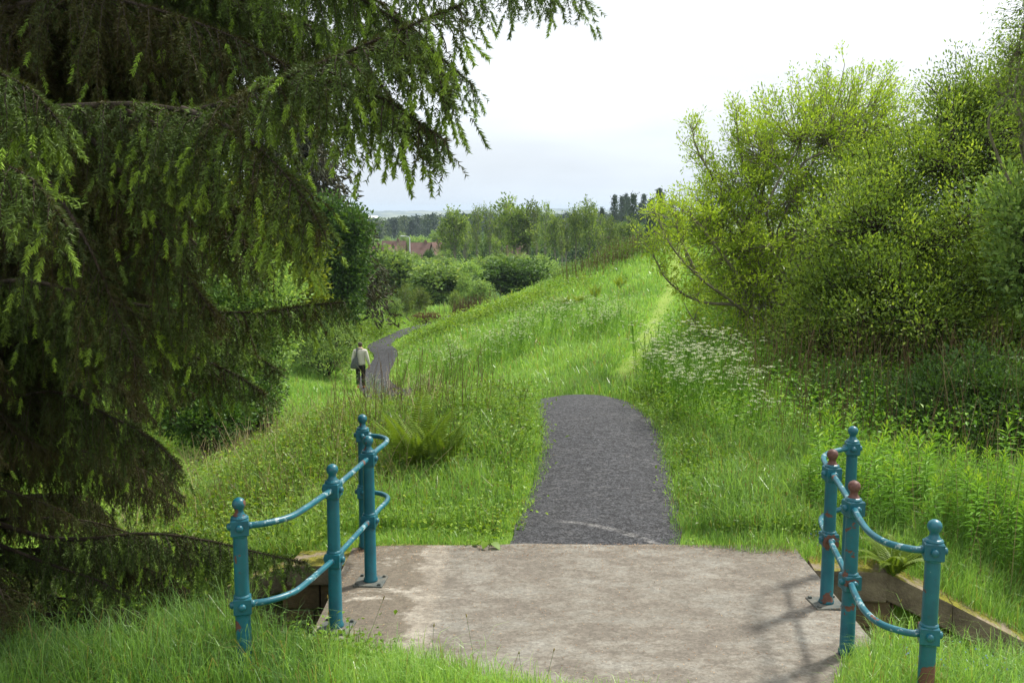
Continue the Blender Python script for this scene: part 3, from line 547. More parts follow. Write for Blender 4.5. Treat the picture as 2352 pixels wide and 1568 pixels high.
skin_mesh('hair', M['hair'], [(0, 0.0, 1.535, (0.055, 0.045)), (0, -0.002, 1.60, (0.088, 0.085)), (0, 0.012, 1.665, (0.090, 0.098)), (0, 0.015, 1.715, (0.06, 0.07))], [(0, 1), (1, 2), (2, 3)], body)
for s in (-1, 1):
    c_ = fy[s][2]; lift = 0.05 if s < 0 else 0.0
    skin_mesh('shoe', M['red'], [(s*0.097, c_-.045, 0.05+lift, (0.046, 0.05)), (s*0.10, c_+.07, 0.042+lift*.3, 0.046), (s*0.105, c_+.17, 0.035, 0.036)], [(0, 1), (1, 2)], body)
cl = skin_mesh('collar', M['cream'], [(-0.10, -0.06, 1.475, 0.022), (-0.04, -0.085, 1.50, 0.022), (0.04, -0.085, 1.50, 0.022), (0.10, -0.06, 1.475, 0.022)], [(0, 1), (1, 2), (2, 3)], body)
# shoulder bag carried on the left hip
bag = thing('shoulder_bag', 'dark grey canvas bag slung from the left shoulder of the walker', 'bag', pz); bag.rotation_euler = body.rotation_euler
skin_mesh('pouch', M['greycloth'], [(-0.20, -0.17, 0.75, (0.165, 0.07)), (-0.20, -0.17, 0.83, (0.175, 0.085)), (-0.185, -0.17, 0.98, (0.15, 0.075)), (-0.15, -0.16, 1.13, (0.085, 0.05)), (-0.125, -0.155, 1.22, (0.045, 0.03))], [(0, 1), (1, 2), (2, 3), (3, 4)], bag)
def ribbon(name, mat, pts, w_, parent, side):
    P = bez(pts, 8); tg = unit(np.gradient(P, axis=0)); S = unit(np.cross(tg, np.asarray(side, float)))*w_/2; U = np.asarray(unit(np.cross(S, tg)))*0.004
    V = np.concatenate([P-S+U, P+S+U, P+S-U, P-S-U]); n_ = len(P); i = np.arange(n_-1); q = []
    for a, b in ((0, 1), (1, 2), (2, 3), (3, 0)): q.append(np.stack([a*n_+i, b*n_+i, b*n_+i+1, a*n_+i+1], -1))
    g = Geo(); g.add(V, q=np.concatenate(q)); o = g.build(name, mat, None); o.parent = parent; return o
ribbon('strap', M['greycloth'], [(-0.125, -0.165, 1.18), (-0.115, -0.168, 1.32), (-0.11, -0.14, 1.43), (-0.105, -0.06, 1.505), (-0.10, 0.06, 1.50), (-0.10, 0.14, 1.40), (-0.11, 0.17, 1.2)], 0.055, bag, (0, 1, 0.3))
ribbon('loop', M['green_strap'], [(-0.36, -0.18, 0.80), (-0.43, -0.19, 0.70), (-0.45, -0.19, 0.64), (-0.40, -0.19, 0.615), (-0.32, -0.19, 0.62), (-0.29, -0.19, 0.70)], 0.022, bag, (0, 1, 0))
# ------------------------------------------------------------------ the big weeping spruce on the left bank
def needles(g, P0, P1, per, ln, wd, c, r, spread=0.9):
    """needles all round the twig pieces P0-P1; per = needles per metre"""
    Ls = np.linalg.norm(P1-P0, axis=1); k = np.maximum(1, (Ls*per).astype(int)); idx = np.repeat(np.arange(len(P0)), k); n = len(idx)
    t = r.random(n)[:, None]; p = P0[idx]*(1-t) + P1[idx]*t; tg = unit(P1[idx]-P0[idx]); rv = unit(np.cross(tg, rvec(n, r)))
    d = unit(tg*0.75 + rv*spread); s = unit(np.cross(d, rvec(n, r))); l = (np.broadcast_to(ln, len(P0))[idx]*r.uniform(0.8, 1.15, n))[:, None]
    V = np.stack([p - s*wd/2, p + s*wd/2, p + d*l], 1).reshape(-1, 3)
    cc = np.broadcast_to(c, (len(P0),))[idx]; cc = np.clip(cc + r.normal(size=n)*0.05, 0, 1)
    g.add(V, t=np.arange(n*3).reshape(-1, 3), c=np.repeat(cc, 3))
def bough(path, r, seclen=0.55, gap=0.075, lime=0.25, olive=0.3, r0=0.035, per=300, bark=None, span=(0.0, 1.0), hang=1.0):
    """one drooping bough along path: returns wood and needle geometry"""
    P = bez(path, 10); sl = np.r_[0, np.cumsum(np.linalg.norm(np.diff(P, axis=0), axis=1))]; tot = sl[-1]
    wood = Geo(); tube(wood, P, np.interp(sl/tot, [0, 0.7, 1], [r0*.8, r0*0.3, 0.004]), 6)
    T = unit(np.gradient(P, axis=0)); s = np.arange(tot*span[0]+0.05, tot*span[1], gap); S0, S1, SC, SL = [], [], [], []; WP = []; n = len(s)*2
    ss = np.repeat(s, 2) + r.uniform(-.03, .03, n); side = np.tile([1., -1.], len(s)); f = np.clip(ss/tot, 0, 1)
    B = np.stack([np.interp(ss, sl, P[:, a]) for a in range(3)], 1); TT = np.stack([np.interp(ss, sl, T[:, a]) for a in range(3)], 1)
    sd = unit(np.cross(TT, [0, 0, 1.0]))*side[:, None]; up = np.array([0, 0, 1.0])
    Ln = seclen*np.interp(f, [0, 0.25, 0.75, 1.0], [0.8, 1.0, 0.85, 0.16])*r.uniform(0.45, 1.25, n)
    d = unit(sd*r.uniform(.25, 1.0, n)[:, None] + TT*r.uniform(.3, .9, n)[:, None] - up*r.uniform(0.0, .5, n)[:, None]); K = 7; pts = [B]
    for k_ in range(K-1):
        pts.append(pts[-1] + d*(Ln/(K-1))[:, None]); d = unit(d - up*0.42*hang + r.normal(size=(n, 3))*0.10)
    SP_ = np.stack(pts, 1); tubes3(wood, SP_, np.repeat(np.linspace(0.005, 0.0015, K)[None], n, 0))
    age = np.clip(r.normal(0.55-olive*0.6, 0.12, n) + 0.14*wob(B[:, 0]*2, B[:, 2]*2+B[:, 1], 1.5), 0.05, 0.78)
    g = Geo(); needles(g, P[:-1][int(len(P)*.12):], P[1:][int(len(P)*.12):], per*4.0, 0.034, 0.0060, np.clip(r.normal(.40-olive*.4, .10, len(P[:-1][int(len(P)*.12):])), .05, .6), r, 1.2)
    a0 = SP_[:, :-1].reshape(-1, 3); a1 = SP_[:, 1:].reshape(-1, 3); needles(g, a0, a1, per*1.2, 0.025, 0.0055, np.repeat(age, K-1), r)
    # twigs of the third order, hanging
    m = np.maximum(2, (Ln/0.034).astype(int)); ix = np.repeat(np.arange(n), m); q = len(ix); t = r.uniform(0.08, 1.0, q); kk = t*(K-1); k0 = np.minimum(kk.astype(int), K-2); fr = (kk-k0)[:, None]
    b = SP_[ix, k0]*(1-fr) + SP_[ix, k0+1]*fr; td = unit(SP_[ix, k0+1]-SP_[ix, k0]); sv = unit(np.cross(td, rvec(q, r)))
    dd = unit(td*0.7 + sv*0.8 - up*0.45); tl = r.uniform(0.05, 0.17, q)*np.interp(t, [0, 1], [1.1, 0.7]); e1 = b + dd*tl[:, None]*0.5; d2 = unit(dd - up*0.5*hang); e2 = e1 + d2*tl[:, None]*0.5
    tc_ = np.clip(age[ix] + r.normal(size=q)*0.06, 0.03, 0.75); needles(g, np.r_[b, e1], np.r_[e1, e2], per*.95, 0.025, 0.0064, np.r_[tc_, tc_], r)
    # this year's bright shoots
    exposed = np.interp(t, [0, 0.5, 1], [0.25, 0.6, 1.5])*np.interp(f[ix], [0, .4, 1], [.35, .8, 1.6]); new = r.random(q) < 1.0*lime*exposed*np.clip(1 + 1.5*wob(b[:, 0]*2.2, b[:, 2]*2.2 + b[:, 1], 1.6, 2), 0.05, 2.4)
    c0 = e2[new]; dn = unit(d2[new] - up*0.25*hang); nl = r.uniform(0.05, 0.12, new.sum()); needles(g, c0, c0 + dn*nl[:, None], per*2.6, 0.024, 0.0072, r.uniform(0.66, 1.0, new.sum()), r, 0.75)
    return wood, g
TRK = np.array([-4.35, 7.4]); TZ = float(height(TRK[0], TRK[1]))
spr = thing('spruce_tree', 'huge dark weeping spruce overhanging the left bank with lime green new shoots', 'tree', (TRK[0], TRK[1], TZ))
g = Geo(); zz = np.linspace(-0.3, 15, 26); tube(g, np.c_[TRK[0]+0.05*np.sin(zz), TRK[1]+0.04*np.cos(zz*1.3), TZ+zz], np.interp(zz, [-0.3, 0.3, 2, 15], [0.42, 0.27, 0.22, 0.03]), 14); g.build('trunk', M['darkbark'], spr, True)
def tr(z): return (TRK[0], TRK[1], z)
def A(*L): return [at(*p) for p in L]
HERO = [ # path, seclen, gap, lime, olive, r0, span0
  ([tr(3.6)] + A((100, 250, 5.9), (300, 240, 5.4), (450, 252, 5.1), (600, 200, 4.8), (750, 140, 4.5), (900, 78, 4.3), (1065, 8, 4.1)), 0.62, 0.062, 0.16, 0.35, 0.045, 0.22),
  (A((620, 195, 4.8), (760, 190, 4.6), (880, 228, 4.4), (960, 280, 4.3), (1025, 325, 4.2)), 0.34, 0.055, 0.35, 0.1, 0.016, 0.0),
  (A((830, 110, 4.5), (930, 130, 4.4), (1000, 150, 4.35), (1040, 235, 4.3)), 0.22, 0.055, 0.3, 0.1, 0.012, 0.0),
  ([tr(5.3)] + A((420, -140, 6.9), (700, -60, 6.5), (900, 40, 6.2), (1010, 130, 6.1), (1085, 195, 6.0)), 0.62, 0.06, 0.16, 0.1, 0.04, 0.25),
  ([tr(5.9)] + A((500, -250, 6.6), (800, -170, 6.2), (1000, -100, 5.9), (1180, -45, 5.7), (1350, -8, 5.6)), 0.60, 0.06, 0.12, 0.1, 0.04, 0.3),
  ([tr(5.0)] + A((300, -60, 7.2), (560, 0, 7.0), (760, 90, 6.9), (880, 200, 6.8), (930, 330, 6.7)), 0.60, 0.06, 0.10, 0.25, 0.04, 0.2),
  (A((420, 250, 5.15), (540, 300, 4.7), (625, 370, 4.45), (690, 445, 4.3), (742, 530, 4.2)), 0.42, 0.055, 0.42, 0.28, 0.022, 0.0),
  (A((250, 240, 5.5), (380, 300, 5.3), (480, 400, 5.1), (540, 500, 5.0), (570, 590, 4.95)), 0.55, 0.055, 0.16, 0.5, 0.025, 0.0),
  (A((120, 245, 5.9), (220, 330, 5.7), (330, 470, 5.5), (420, 620, 5.4), (500, 730, 5.3)), 0.60, 0.055, 0.12, 0.6, 0.025, 0.0),
  (A((0, 260, 5.6), (100, 400, 5.4), (200, 560, 5.2), (270, 720, 5.1), (330, 860, 5.0)), 0.60, 0.055, 0.14, 0.6, 0.025, 0.0),
  (A((-260, 100, 4.2), (-60, 150, 4.0), (60, 200, 3.9), (140, 285, 3.85)), 0.30, 0.055, 0.5, 0.35, 0.02, 0.0),
  (A((-260, 320, 4.0), (-60, 360, 3.8), (70, 410, 3.7), (155, 520, 3.65)), 0.30, 0.055, 0.5, 0.3, 0.02, 0.0),
  ([tr(1.9)] + A((0, 650, 6.4), (250, 690, 6.1), (430, 715, 5.9), (600, 716, 5.8), (700, 702, 5.7), (790, 694, 5.6)), 0.42, 0.042, 0.12, 0.30, 0.035, 0.2),
  ([tr(1.7)] + A((150, 760, 6.5), (380, 800, 6.3), (520, 850, 6.2), (610, 905, 6.1)), 0.46, 0.045, 0.10, 0.32, 0.03, 0.2),
  ([tr(1.3)] + A((100, 900, 6.7), (260, 960, 6.5), (350, 1010, 6.4), (415, 1075, 6.3)), 0.46, 0.045, 0.08, 0.4, 0.03, 0.2),
  ([tr(0.7)] + A((120, 1235, 7.2), (330, 1225, 7.0), (470, 1240, 6.9), (600, 1270, 6.8), (705, 1292, 6.7)), 0.36, 0.042, 0.14, 0.25, 0.03, 0.25),
  ([tr(0.55)] + A((100, 1290, 7.1), (220, 1330, 6.9), (300, 1375, 6.8)), 0.26, 0.055, 0.16, 0.3, 0.03, 0.2),
  ([tr(1.8)] + A((250, 700, 6.8), (420, 745, 6.6), (540, 790, 6.5), (640, 850, 6.4)), 0.46, 0.045, 0.10, 0.32, 0.03, 0.2),
  ([tr(1.6)] + A((350, 560, 7.4), (480, 590, 7.3), (560, 610, 7.2), (610, 632, 7.1)), 0.30, 0.06, 0.1, 0.4, 0.03, 0.2)]
for i, (path, sl_, gp, li, ol, r0, s0) in enumerate(HERO):
    wood, nd = bough(path, np.random.default_rng(100+i), sl_, gp, li, max(0.0, ol-.15), r0, span=(s0, 1.0))
    b = wood.build('bough', M['darkbark'], spr, True); nd.build('needles', M['spruce'], b)
VAR = []
for i in range(5):
    r = np.random.default_rng(300+i); Lb = 2.6 + 0.25*i
    path = [(0, 0, 0), (Lb*.3, 0.1*r.normal(), 0.10), (Lb*.6, 0.2*r.normal(), 0.02), (Lb*.85, 0.2*r.normal(), -0.18), (Lb, 0.2*r.normal(), -0.30-0.1*i)]
    wood, nd = bough([np.array(p, float) for p in path], r, 0.70, 0.065, 0.06, 0.62, 0.030, per=260, span=(0.10, 1.0), hang=1.1)
    VAR.append((wood.mesh('bough', M['darkbark'], smooth=True), nd.mesh('needles', M['spruce'])))
for i in range(3):                                     # dense old boughs of the far side, hardly any new growth
    r = np.random.default_rng(330+i); Lb = 3.0
    path = [(0, 0, 0), (Lb*.3, 0.1*r.normal(), 0.10), (Lb*.6, 0.2*r.normal(), 0.02), (Lb*.85, 0.2*r.normal(), -0.18), (Lb, 0.2*r.normal(), -0.40)]
    wood, nd = bough([np.array(p, float) for p in path], r, 0.85, 0.05, 0.02, 0.62, 0.035, per=280, span=(0.05, 1.0), hang=1.1)
    VAR.append((wood.mesh('bough', M['darkbark'], smooth=True), nd.mesh('needles', M['spruce'])))
r = random.Random(5); nb = 0
fills = []
for q in range(0, 46):                                # the shaded inside of the crown, seen through the outer boughs
    z = 0.5 + 4.4*(q/46.0) + r.uniform(-.1, .1); fills.append((z, r.uniform(-75, 85), r.uniform(.5, .66) if z < 3.0 else r.uniform(.6, .85), r.uniform(-6, 14)))
for q in range(9): fills.append((1000.4 + 2.3*(q/9.0), r.uniform(-70, 60), r.uniform(.55, .70), r.uniform(-4, 16)))
for q in range(32):                                   # the crown above the picture that shades the rest
    z = 4.6 + 8.5*(q/32.0); fills.append((z, (q*137.5) % 360 if z > 6 else r.uniform(-80, 80), (1.2 if z < 8 else 1.0)*(1-0.6*max(0, z-7)/7), r.uniform(-8, 6)))
for q in range(34): z = 2.2 + 4.4*(q/34.0); fills.append((z + 1000, r.uniform(35, 140) if z < 4.6 else r.uniform(10, 120), r.uniform(.6, .8) if z < 4.6 else r.uniform(.9, 1.15), r.uniform(-14, 2)))
for q in range(30): fills.append((1005.0 + 3.2*(q/30.0), r.uniform(-15, 100), r.uniform(.85, 1.1), r.uniform(-6, 10)))
for q in range(16): fills.append((1004.3 + 1.2*(q/16.0), r.uniform(15, 100), r.uniform(.8, 1.0), r.uniform(-6, 6)))
for q in range(10): fills.append((0.6+q*0.45, r.uniform(100, 260), 1.0, r.uniform(-5, 12)))
for (z, az, sc_, dip) in fills:
    wm, nm = VAR[5 + nb % 3] if z > 900 else VAR[nb % 5]; nb += 1; z = z % 1000
    for _ in range(12):                                # keep the inner boughs out of the open view beside the tree
        a_ = math.radians(az); Lb = 3.1*sc_; tx = TRK[0] + Lb*math.cos(a_); ty = max(2.0, TRK[1] + Lb*math.sin(a_)); u_ = CX + F*tx/ty; v_ = HOR - F*(TZ + z - Lb*math.sin(math.radians(dip)) - 0.75 - CAMH)/ty
        if u_ > 455 and 400 < v_ < 1500: sc_ *= 0.92
    b = bpy.data.objects.new('bough', wm); COL.objects.link(b); b.parent = spr; b.location = (0, 0, z); b.scale = (sc_,)*3; b.rotation_euler = (0, math.radians(dip), math.radians(az))
    k = bpy.data.objects.new('needles', nm); COL.objects.link(k); k.parent = b

print('hero needles', sum(len(o.data.polygons) for o in bpy.data.objects if o.name.startswith('needles')))
# ------------------------------------------------------------------ broadleaved trees and bushes
def blob_tree(r, base, blobs, nt_, nh, r0, leaf, per, tuft, up=0.35, out=0.7, droop=0.0, twig=0.006, stems=1, limb_c=0.5, spiky=0.0, surf=2.2, lvar=0.16):
    """trunk + limbs reaching into a union of ellipsoids, leaves in tufts round every branch end"""
    base = np.asarray(base, float); B = np.array(blobs, float); wv = B[:, 3]*B[:, 4]*B[:, 5]; wv = wv**0.7; wv /= wv.sum()
    bi = r.choice(len(B), nt_, p=wv); d = rvec(nt_, r); d[:, 2] = np.where(r.random(nt_) < .3, np.abs(d[:, 2]), d[:, 2])
    T = B[bi, :3] + d*B[bi, 3:6]*(r.random(nt_)**(1/surf))[:, None]; O = unit(d/B[bi, 3:6])
    if spiky: T = T + O*np.maximum(0, r.normal(size=nt_))[:, None]*spiky
    hubs = T[r.choice(nt_, nh, replace=False)]; cen = np.average(B[:, :3], axis=0, weights=wv); hubs = hubs*0.72 + (cen*0.5 + np.array([cen[0], cen[1], cen[2]-B[:, 5].mean()*.4])*0.5)*0.28
    W_ = Geo(); g = Geo(); st = base + np.c_[r.normal(size=(stems, 2))*r0*(2.0 if stems > 1 else 0), np.zeros(stems)]; hlen = np.linalg.norm(hubs-base, axis=1).max() + 1e-6
    if stems == 1:
        fork = base*0.55 + cen*0.45; fork[:2] = base[:2]*0.8 + cen[:2]*0.2
        tp = bez([base - [0, 0, r0*2], base*0.5+fork*0.5 + r.normal(size=3)*[r0, r0, 0], fork, fork*0.4+cen*0.6, cen*0.5 + np.array([cen[0], cen[1], (B[:, 2]+B[:, 5]).max()])*0.5], 5)
        tube(W_, tp, np.interp(np.linspace(0, 1, len(tp)), [0, .15, .5, 1], [r0*1.35, r0, r0*.75, r0*.2]), 8)
    for i, h in enumerate(hubs):
        if stems == 1:
            f = np.clip((h[2]-base[2])/max(1e-6, (tp[-1, 2]-base[2]))*0.62, 0.22, 0.9); s0 = tp[int(f*(len(tp)-1))]; ra = r0*0.45
        else: s0 = st[i % stems] - [0, 0, r0]; ra = r0*0.75
        v = h-s0; l = np.linalg.norm(v); m1 = s0 + v*0.33 + np.array([0, 0, 0.10*l]) + r.normal(size=3)*l*0.05; m2 = s0 + v*0.68 + np.array([0, 0, 0.07*l]) + r.normal(size=3)*l*0.06
        p = bez([s0, m1, m2, h], 5); tube(W_, p, np.interp(np.linspace(0, 1, len(p)), [0, .5, 1], [ra, ra*.6, max(twig*1.3, ra*.25)]), 6, cap=False)
    hi = ((T[:, None]-hubs[None])**2).sum(-1).argmin(1); H = hubs[hi]; v = T-H; l = np.linalg.norm(v, axis=1, keepdims=True)
    Pm = np.stack([H, H + v*0.35 + r.normal(size=v.shape)*l*0.10 - [0, 0, 0] + np.c_[np.zeros((nt_, 2)), -0.04*l[:, 0]], H + v*0.72 + r.normal(size=v.shape)*l*0.07, T, T + O*tuft*0.8 + np.array([0, 0, up*tuft])], 1)
    tubes3(W_, Pm, np.repeat(np.linspace(1.6, 0.55, 5)[None], nt_, 0)*twig, sides=4 if twig > .004 else 3)
    c0 = np.repeat(np.clip(r.normal(0.5, lvar, nt_), 0, 1), per); n = nt_*per; ti = np.repeat(np.arange(nt_), per)
    # leaf positions strewn along the last stretch of each branch and round its end
    t = r.random(n)**0.7; q = Pm[ti, 2]*(1-t)[:, None] + Pm[ti, 4]*t[:, None]; off = r.normal(size=(n, 3))*tuft*0.42*np.interp(t, [0, 1], [.8, 1.0])[:, None]
    D = unit(off*1.2/tuft + O[ti]*out + np.array([0, 0, up-droop]) + r.normal(size=(n, 3))*0.5); Nn = unit(np.array([0, 0, 1.0]) + O[ti]*0.5 + r.normal(size=(n, 3))*0.55)
    leaves(g, q+off, D, Nn, leaf[0]*r.uniform(.5, 1.3, n), leaf[1]*r.uniform(.7, 1.15, n), np.clip(c0 + r.normal(size=n)*lvar, 0, 1))
    return W_, g
def E(u, v, d, ru, rv, rd=None): p = at(u, v, d); return (*p, px(ru, d), px(rd or ru, d), px(rv, d))
def hero(name, label, cat, base, blobs, mat, bark, seed, group=None, **kw):
    r = np.random.default_rng(seed); t = thing(name, label, cat, base, group); wood, lv = blob_tree(r, base, blobs, **kw)
    wood.build('trunk', M[bark], t, True); lv.build('crown', M[mat], t); return t
def gp(u, d):
    x = (u-CX)/F*d/(cp); y = d; return np.array([x, y, float(height(x, y))])
# ash with yellow-green young leaves, reaching left over the grass slope
t = hero('ash_tree', 'yellow green young ash with bare grey twigs standing right of the grassy slope', 'tree', gp(1745, 19.56), [E(1950, 270, 20.40, 120, 115), E(1830, 330, 19.80, 130, 130), E(1700, 420, 19.20, 110, 130), E(1860, 500, 20.40, 190, 170), E(1660, 570, 18.72, 110, 110), E(1600, 520, 18.24, 60, 80), E(1720, 690, 18.72, 110, 110), E(2050, 330, 21.00, 90, 130), E(1900, 650, 20.40, 150, 130)],
    'ash', 'bark', 41, nt_=1900, nh=42, r0=0.075, leaf=(0.078, 0.032), per=36, tuft=0.156, up=0.55, out=0.6, twig=0.0065, stems=5, spiky=0.18, lvar=0.17)
W_ = Geo(); g = Geo(); r = np.random.default_rng(5)     # two long limbs that arch out to the left
for pts in ([at(1760, 760, 18.72), at(1690, 700, 18.00), at(1610, 640, 17.52), at(1545, 570, 17.16), at(1505, 490, 17.04)], [at(1600, 630, 17.52), at(1560, 540, 17.40), at(1550, 470, 17.52)], [at(1690, 700, 18.00), at(1600, 690, 17.76), at(1530, 640, 17.52), at(1490, 560, 17.40)], [at(1700, 640, 18.24), at(1640, 560, 18.00), at(1575, 490, 17.76), at(1490, 505, 17.52)],
            [at(1720, 560, 19.20), at(1650, 430, 19.08), at(1600, 340, 18.96), at(1590, 290, 18.96)], [at(1740, 500, 19.20), at(1700, 350, 19.20), at(1690, 255, 19.20)], [at(1800, 850, 18.60), at(1700, 790, 18.00), at(1620, 770, 17.64), at(1590, 730, 17.52)]):
    p = bez(pts, 8); tube(W_, p, np.linspace(0.035, 0.006, len(p)), 6); n = 46; b = p[r.integers(int(len(p)*.35), len(p), n)]; o = unit(r.normal(size=(n, 3)) + [0, 0, .9])*r.uniform(.12, .38, n)[:, None]
    tubes3(W_, np.stack([b, b+o*.5+r.normal(size=(n, 3))*.02, b+o], 1), np.repeat(np.linspace(.007, .004, 3)[None], n, 0), sides=4); k = np.repeat(np.arange(n), 17); q = len(k); of = r.normal(size=(q, 3))*.055
    leaves(g, b[k]+o[k]+of, unit(of*12+[0, 0, .5]+r.normal(size=(q, 3))*.4), unit(r.normal(size=(q, 3))*.6+[0, 0, 1]), r.uniform(.05, .10, q), r.uniform(.02, .032, q), np.clip(r.normal(.62, .17, q), 0, 1))
W_.build('limb', M['bark'], t, True); g.build('spray', M['ash'], t)
# willow in front of it, filling the right side
hero('willow_bush', 'big dense grey green willow bush filling the right side behind the railing', 'bush', gp(2230, 16.80), [E(2340, 250, 17, 90, 120), E(2200, 250, 17.5, 60, 70), E(2080, 905, 15.5, 190, 90), E(2300, 930, 15, 150, 100), E(1900, 880, 16.5, 110, 70), E(2150, 420, 16.92, 150, 140), E(1990, 570, 16.08, 150, 130), E(2260, 330, 17.64, 110, 170), E(2300, 650, 15.00, 150, 230), E(2060, 730, 15.36, 210, 140), E(1890, 790, 15.84, 110, 90), E(2200, 850, 15.00, 180, 130), E(2400, 480, 16.92, 120, 200), E(2030, 440, 17.64, 110, 90), E(1900, 680, 16.32, 80, 60)],
    'willow', 'darkbark', 42, nt_=2500, nh=52, r0=0.055, leaf=(0.070, 0.033), per=64, tuft=0.312, up=0.45, out=0.5, twig=0.0075, stems=7, spiky=0.10, surf=1.8, lvar=0.21)
hero('sallow_bush', 'bright green sallow with larger leaves at the right edge before the willow', 'bush', gp(2420, 14.12), [E(2360, 520, 13.75, 110, 80), E(2400, 640, 13.75, 100, 110), E(2330, 470, 13.88, 50, 40)], 'shrub', 'darkbark', 43, nt_=240, nh=12, r0=0.04, leaf=(0.098, 0.048), per=26, tuft=0.250, up=0.5, stems=4, twig=0.004)
hero('birch_tree', 'tall thin birch with drooping twigs rising above the willow at the right edge', 'tree', gp(2390, 13.5), [E(2370, 60, 13.5, 55, 120), E(2330, 180, 13.3, 60, 90), E(2400, 280, 13.5, 80, 120), E(2385, -120, 13.5, 50, 110)], 'willow', 'bark', 44, nt_=420, nh=22, r0=0.075, leaf=(0.05, 0.026), per=20, tuft=0.22, up=0.0, droop=0.6, twig=0.004)
for i, (u, d, v, ru, rv, lab) in enumerate([(1990, 22, 700, 190, 190, 'shady green thicket between the ash and the willow'), (2250, 22, 620, 200, 230, 'shady green thicket behind the willow bush'), (1850, 23, 640, 170, 170, 'shady thicket low behind the ash stems'), (1700, 25, 700, 110, 100, 'low bush at the foot of the ash beside the mown trail')]):
    hero('thicket_bush', lab, 'bush', gp(u, d), [E(u, v, d, ru, rv), E(u-60, v+90, d-.5, ru*.8, rv*.7)], 'willow', 'darkbark', 50+i, nt_=420, nh=16, r0=0.05, leaf=(0.085, 0.04), per=26, tuft=0.3, stems=5, twig=0.006)
for i, (u, d, v, ru, rv, lab) in enumerate([(2140, 12.6, 965, 170, 100, 'low bush tinted dark as if shaded under the willow behind the willowherb'), (2330, 11.6, 1000, 120, 120, 'dark low bush at the right edge behind the willowherb'), (1960, 13.6, 925, 110, 80, 'low dark bush under the left side of the willow'), (2240, 12.2, 905, 150, 90, 'dark twiggy bush under the middle of the willow')]):
    hero('thicket_bush', lab, 'bush', gp(u, d), [E(u, v, d, ru, rv), E(u-70, v+35, d-.3, ru*.8, rv*.7), E(u+60, v+30, d-.3, ru*.7, rv*.7)], 'oak', 'darkbark', 150+i, nt_=420, nh=18, r0=0.03, leaf=(0.062, 0.032), per=26, tuft=0.16, stems=7, twig=0.0035)  # dark oak leaf colour stands in for the shade under the willow
# left group beyond the stream
hero('lime_tree', 'sunlit yellow green broadleaved tree seen behind the hanging spruce boughs', 'tree', gp(600, 27), [E(640, 500, 27, 70, 70), E(690, 600, 26.5, 55, 80), E(600, 570, 27, 80, 80), E(690, 670, 26, 55, 50), E(560, 480, 27.5, 90, 100), E(500, 600, 27, 80, 110), E(580, 720, 26, 120, 60), E(690, 720, 25.5, 50, 40)], 'lime', 'darkbark', 45, nt_=900, nh=26, r0=0.16, leaf=(0.13, 0.075), per=24, tuft=0.32, twig=0.008)
hero('hazel_bush', 'light green hazel bush under the yellow green tree left of the path', 'bush', gp(600, 22.5), [E(590, 660, 22.5, 80, 60), E(540, 720, 22.5, 70, 60), E(650, 700, 22, 60, 35), E(500, 640, 22.5, 60, 60), E(560, 800, 22, 120, 60), E(480, 850, 21, 110, 70), E(640, 770, 22.5, 60, 45)], 'shrub', 'darkbark', 46, nt_=700, nh=20, r0=0.06, leaf=(0.10, 0.06), per=26, tuft=0.25, stems=5)
hero('oak_tree', 'dark rounded oak standing left of the far bend of the path', 'tree', gp(768, 41), [E(795, 560, 41, 55, 60), E(760, 520, 41.5, 60, 55), E(785, 640, 41, 50, 80), E(740, 620, 41, 60, 110), E(760, 720, 41, 60, 40), E(825, 535, 40.5, 25, 30)], 'oak', 'darkbark', 47, nt_=900, nh=26, r0=0.22, leaf=(0.19, 0.12), per=24, tuft=0.4, twig=0.012)
def conifer(r, h, wdt, tiers, per, leaf, sag=0.35, gap0=0.12, ragged=0.25):
    W_ = Geo(); g = Geo(); tube(W_, [(0, 0, -0.2), (0.01*h, 0, h*.5), (0, 0, h)], [h*.016, h*.010, h*.002], 7); P = []; Ci = []
    for i in range(tiers):
        f = i/(tiers-1); z = h*(gap0 + (0.99-gap0)*f**0.9); R = wdt*(1-f)**0.8*0.5+0.02*h; k = int(5+5*(1-f))
        for a in np.arange(k)*2*np.pi/k + r.random()*6:
            L_ = R*r.uniform(1-ragged, 1+ragged); d = np.array([math.cos(a), math.sin(a), 0]); e = np.array([0, 0, z]) + d*L_ + [0, 0, -sag*L_*(1-f*1.2) + .06*h*f*.2]; m = np.array([0, 0, z]) + d*L_*.5 + [0, 0, .05*L_]
            p = bez([(0, 0, z), m, e], 4); tube(W_, p, np.linspace(h*.0035, h*.001, len(p)), 4, cap=False); P.append(p[[1, 3, 5, 6, 7, 8]]); Ci.append(np.full(6, r.random()))
    P = np.concatenate(P); Ci = np.concatenate(Ci); ix = np.repeat(np.arange(len(P)), per); n = len(ix); q = P[ix] + r.normal(size=(n, 3))*leaf[0]*[.8, .8, .35]
    rad = unit(np.c_[P[ix][:, :2], np.zeros(n)]); leaves(g, q, unit(rad*.5 + r.normal(size=(n, 3))*.5 - [0, 0, .55]), rvec(n, r), leaf[0]*r.uniform(.6, 1.3, n), leaf[1]*r.uniform(.7, 1.2, n), np.clip(Ci[ix]*.6 + r.random(n)*.4, 0, 1)); return W_, g
r = np.random.default_rng(9)
b = gp(705, 47); t = thing('larch_tree', 'tall sparse brownish conifer with drooping branches behind the oak', 'tree', b); W_, g = conifer(r, 13.5, 5.0, 26, 9, (0.42, 0.12), sag=0.45, gap0=.34, ragged=0.4)
for q in (W_, g):
    q.v = [v_ + b for v_ in q.v]
W_.build('trunk', M['darkbark'], t, True); g.build('crown', leaf_mat('brown_conifer_needles', [(0, (0.055, 0.045, 0.022)), (1, (0.045, 0.06, 0.025))], 0.15, 0.6, 0.2, 0), t)
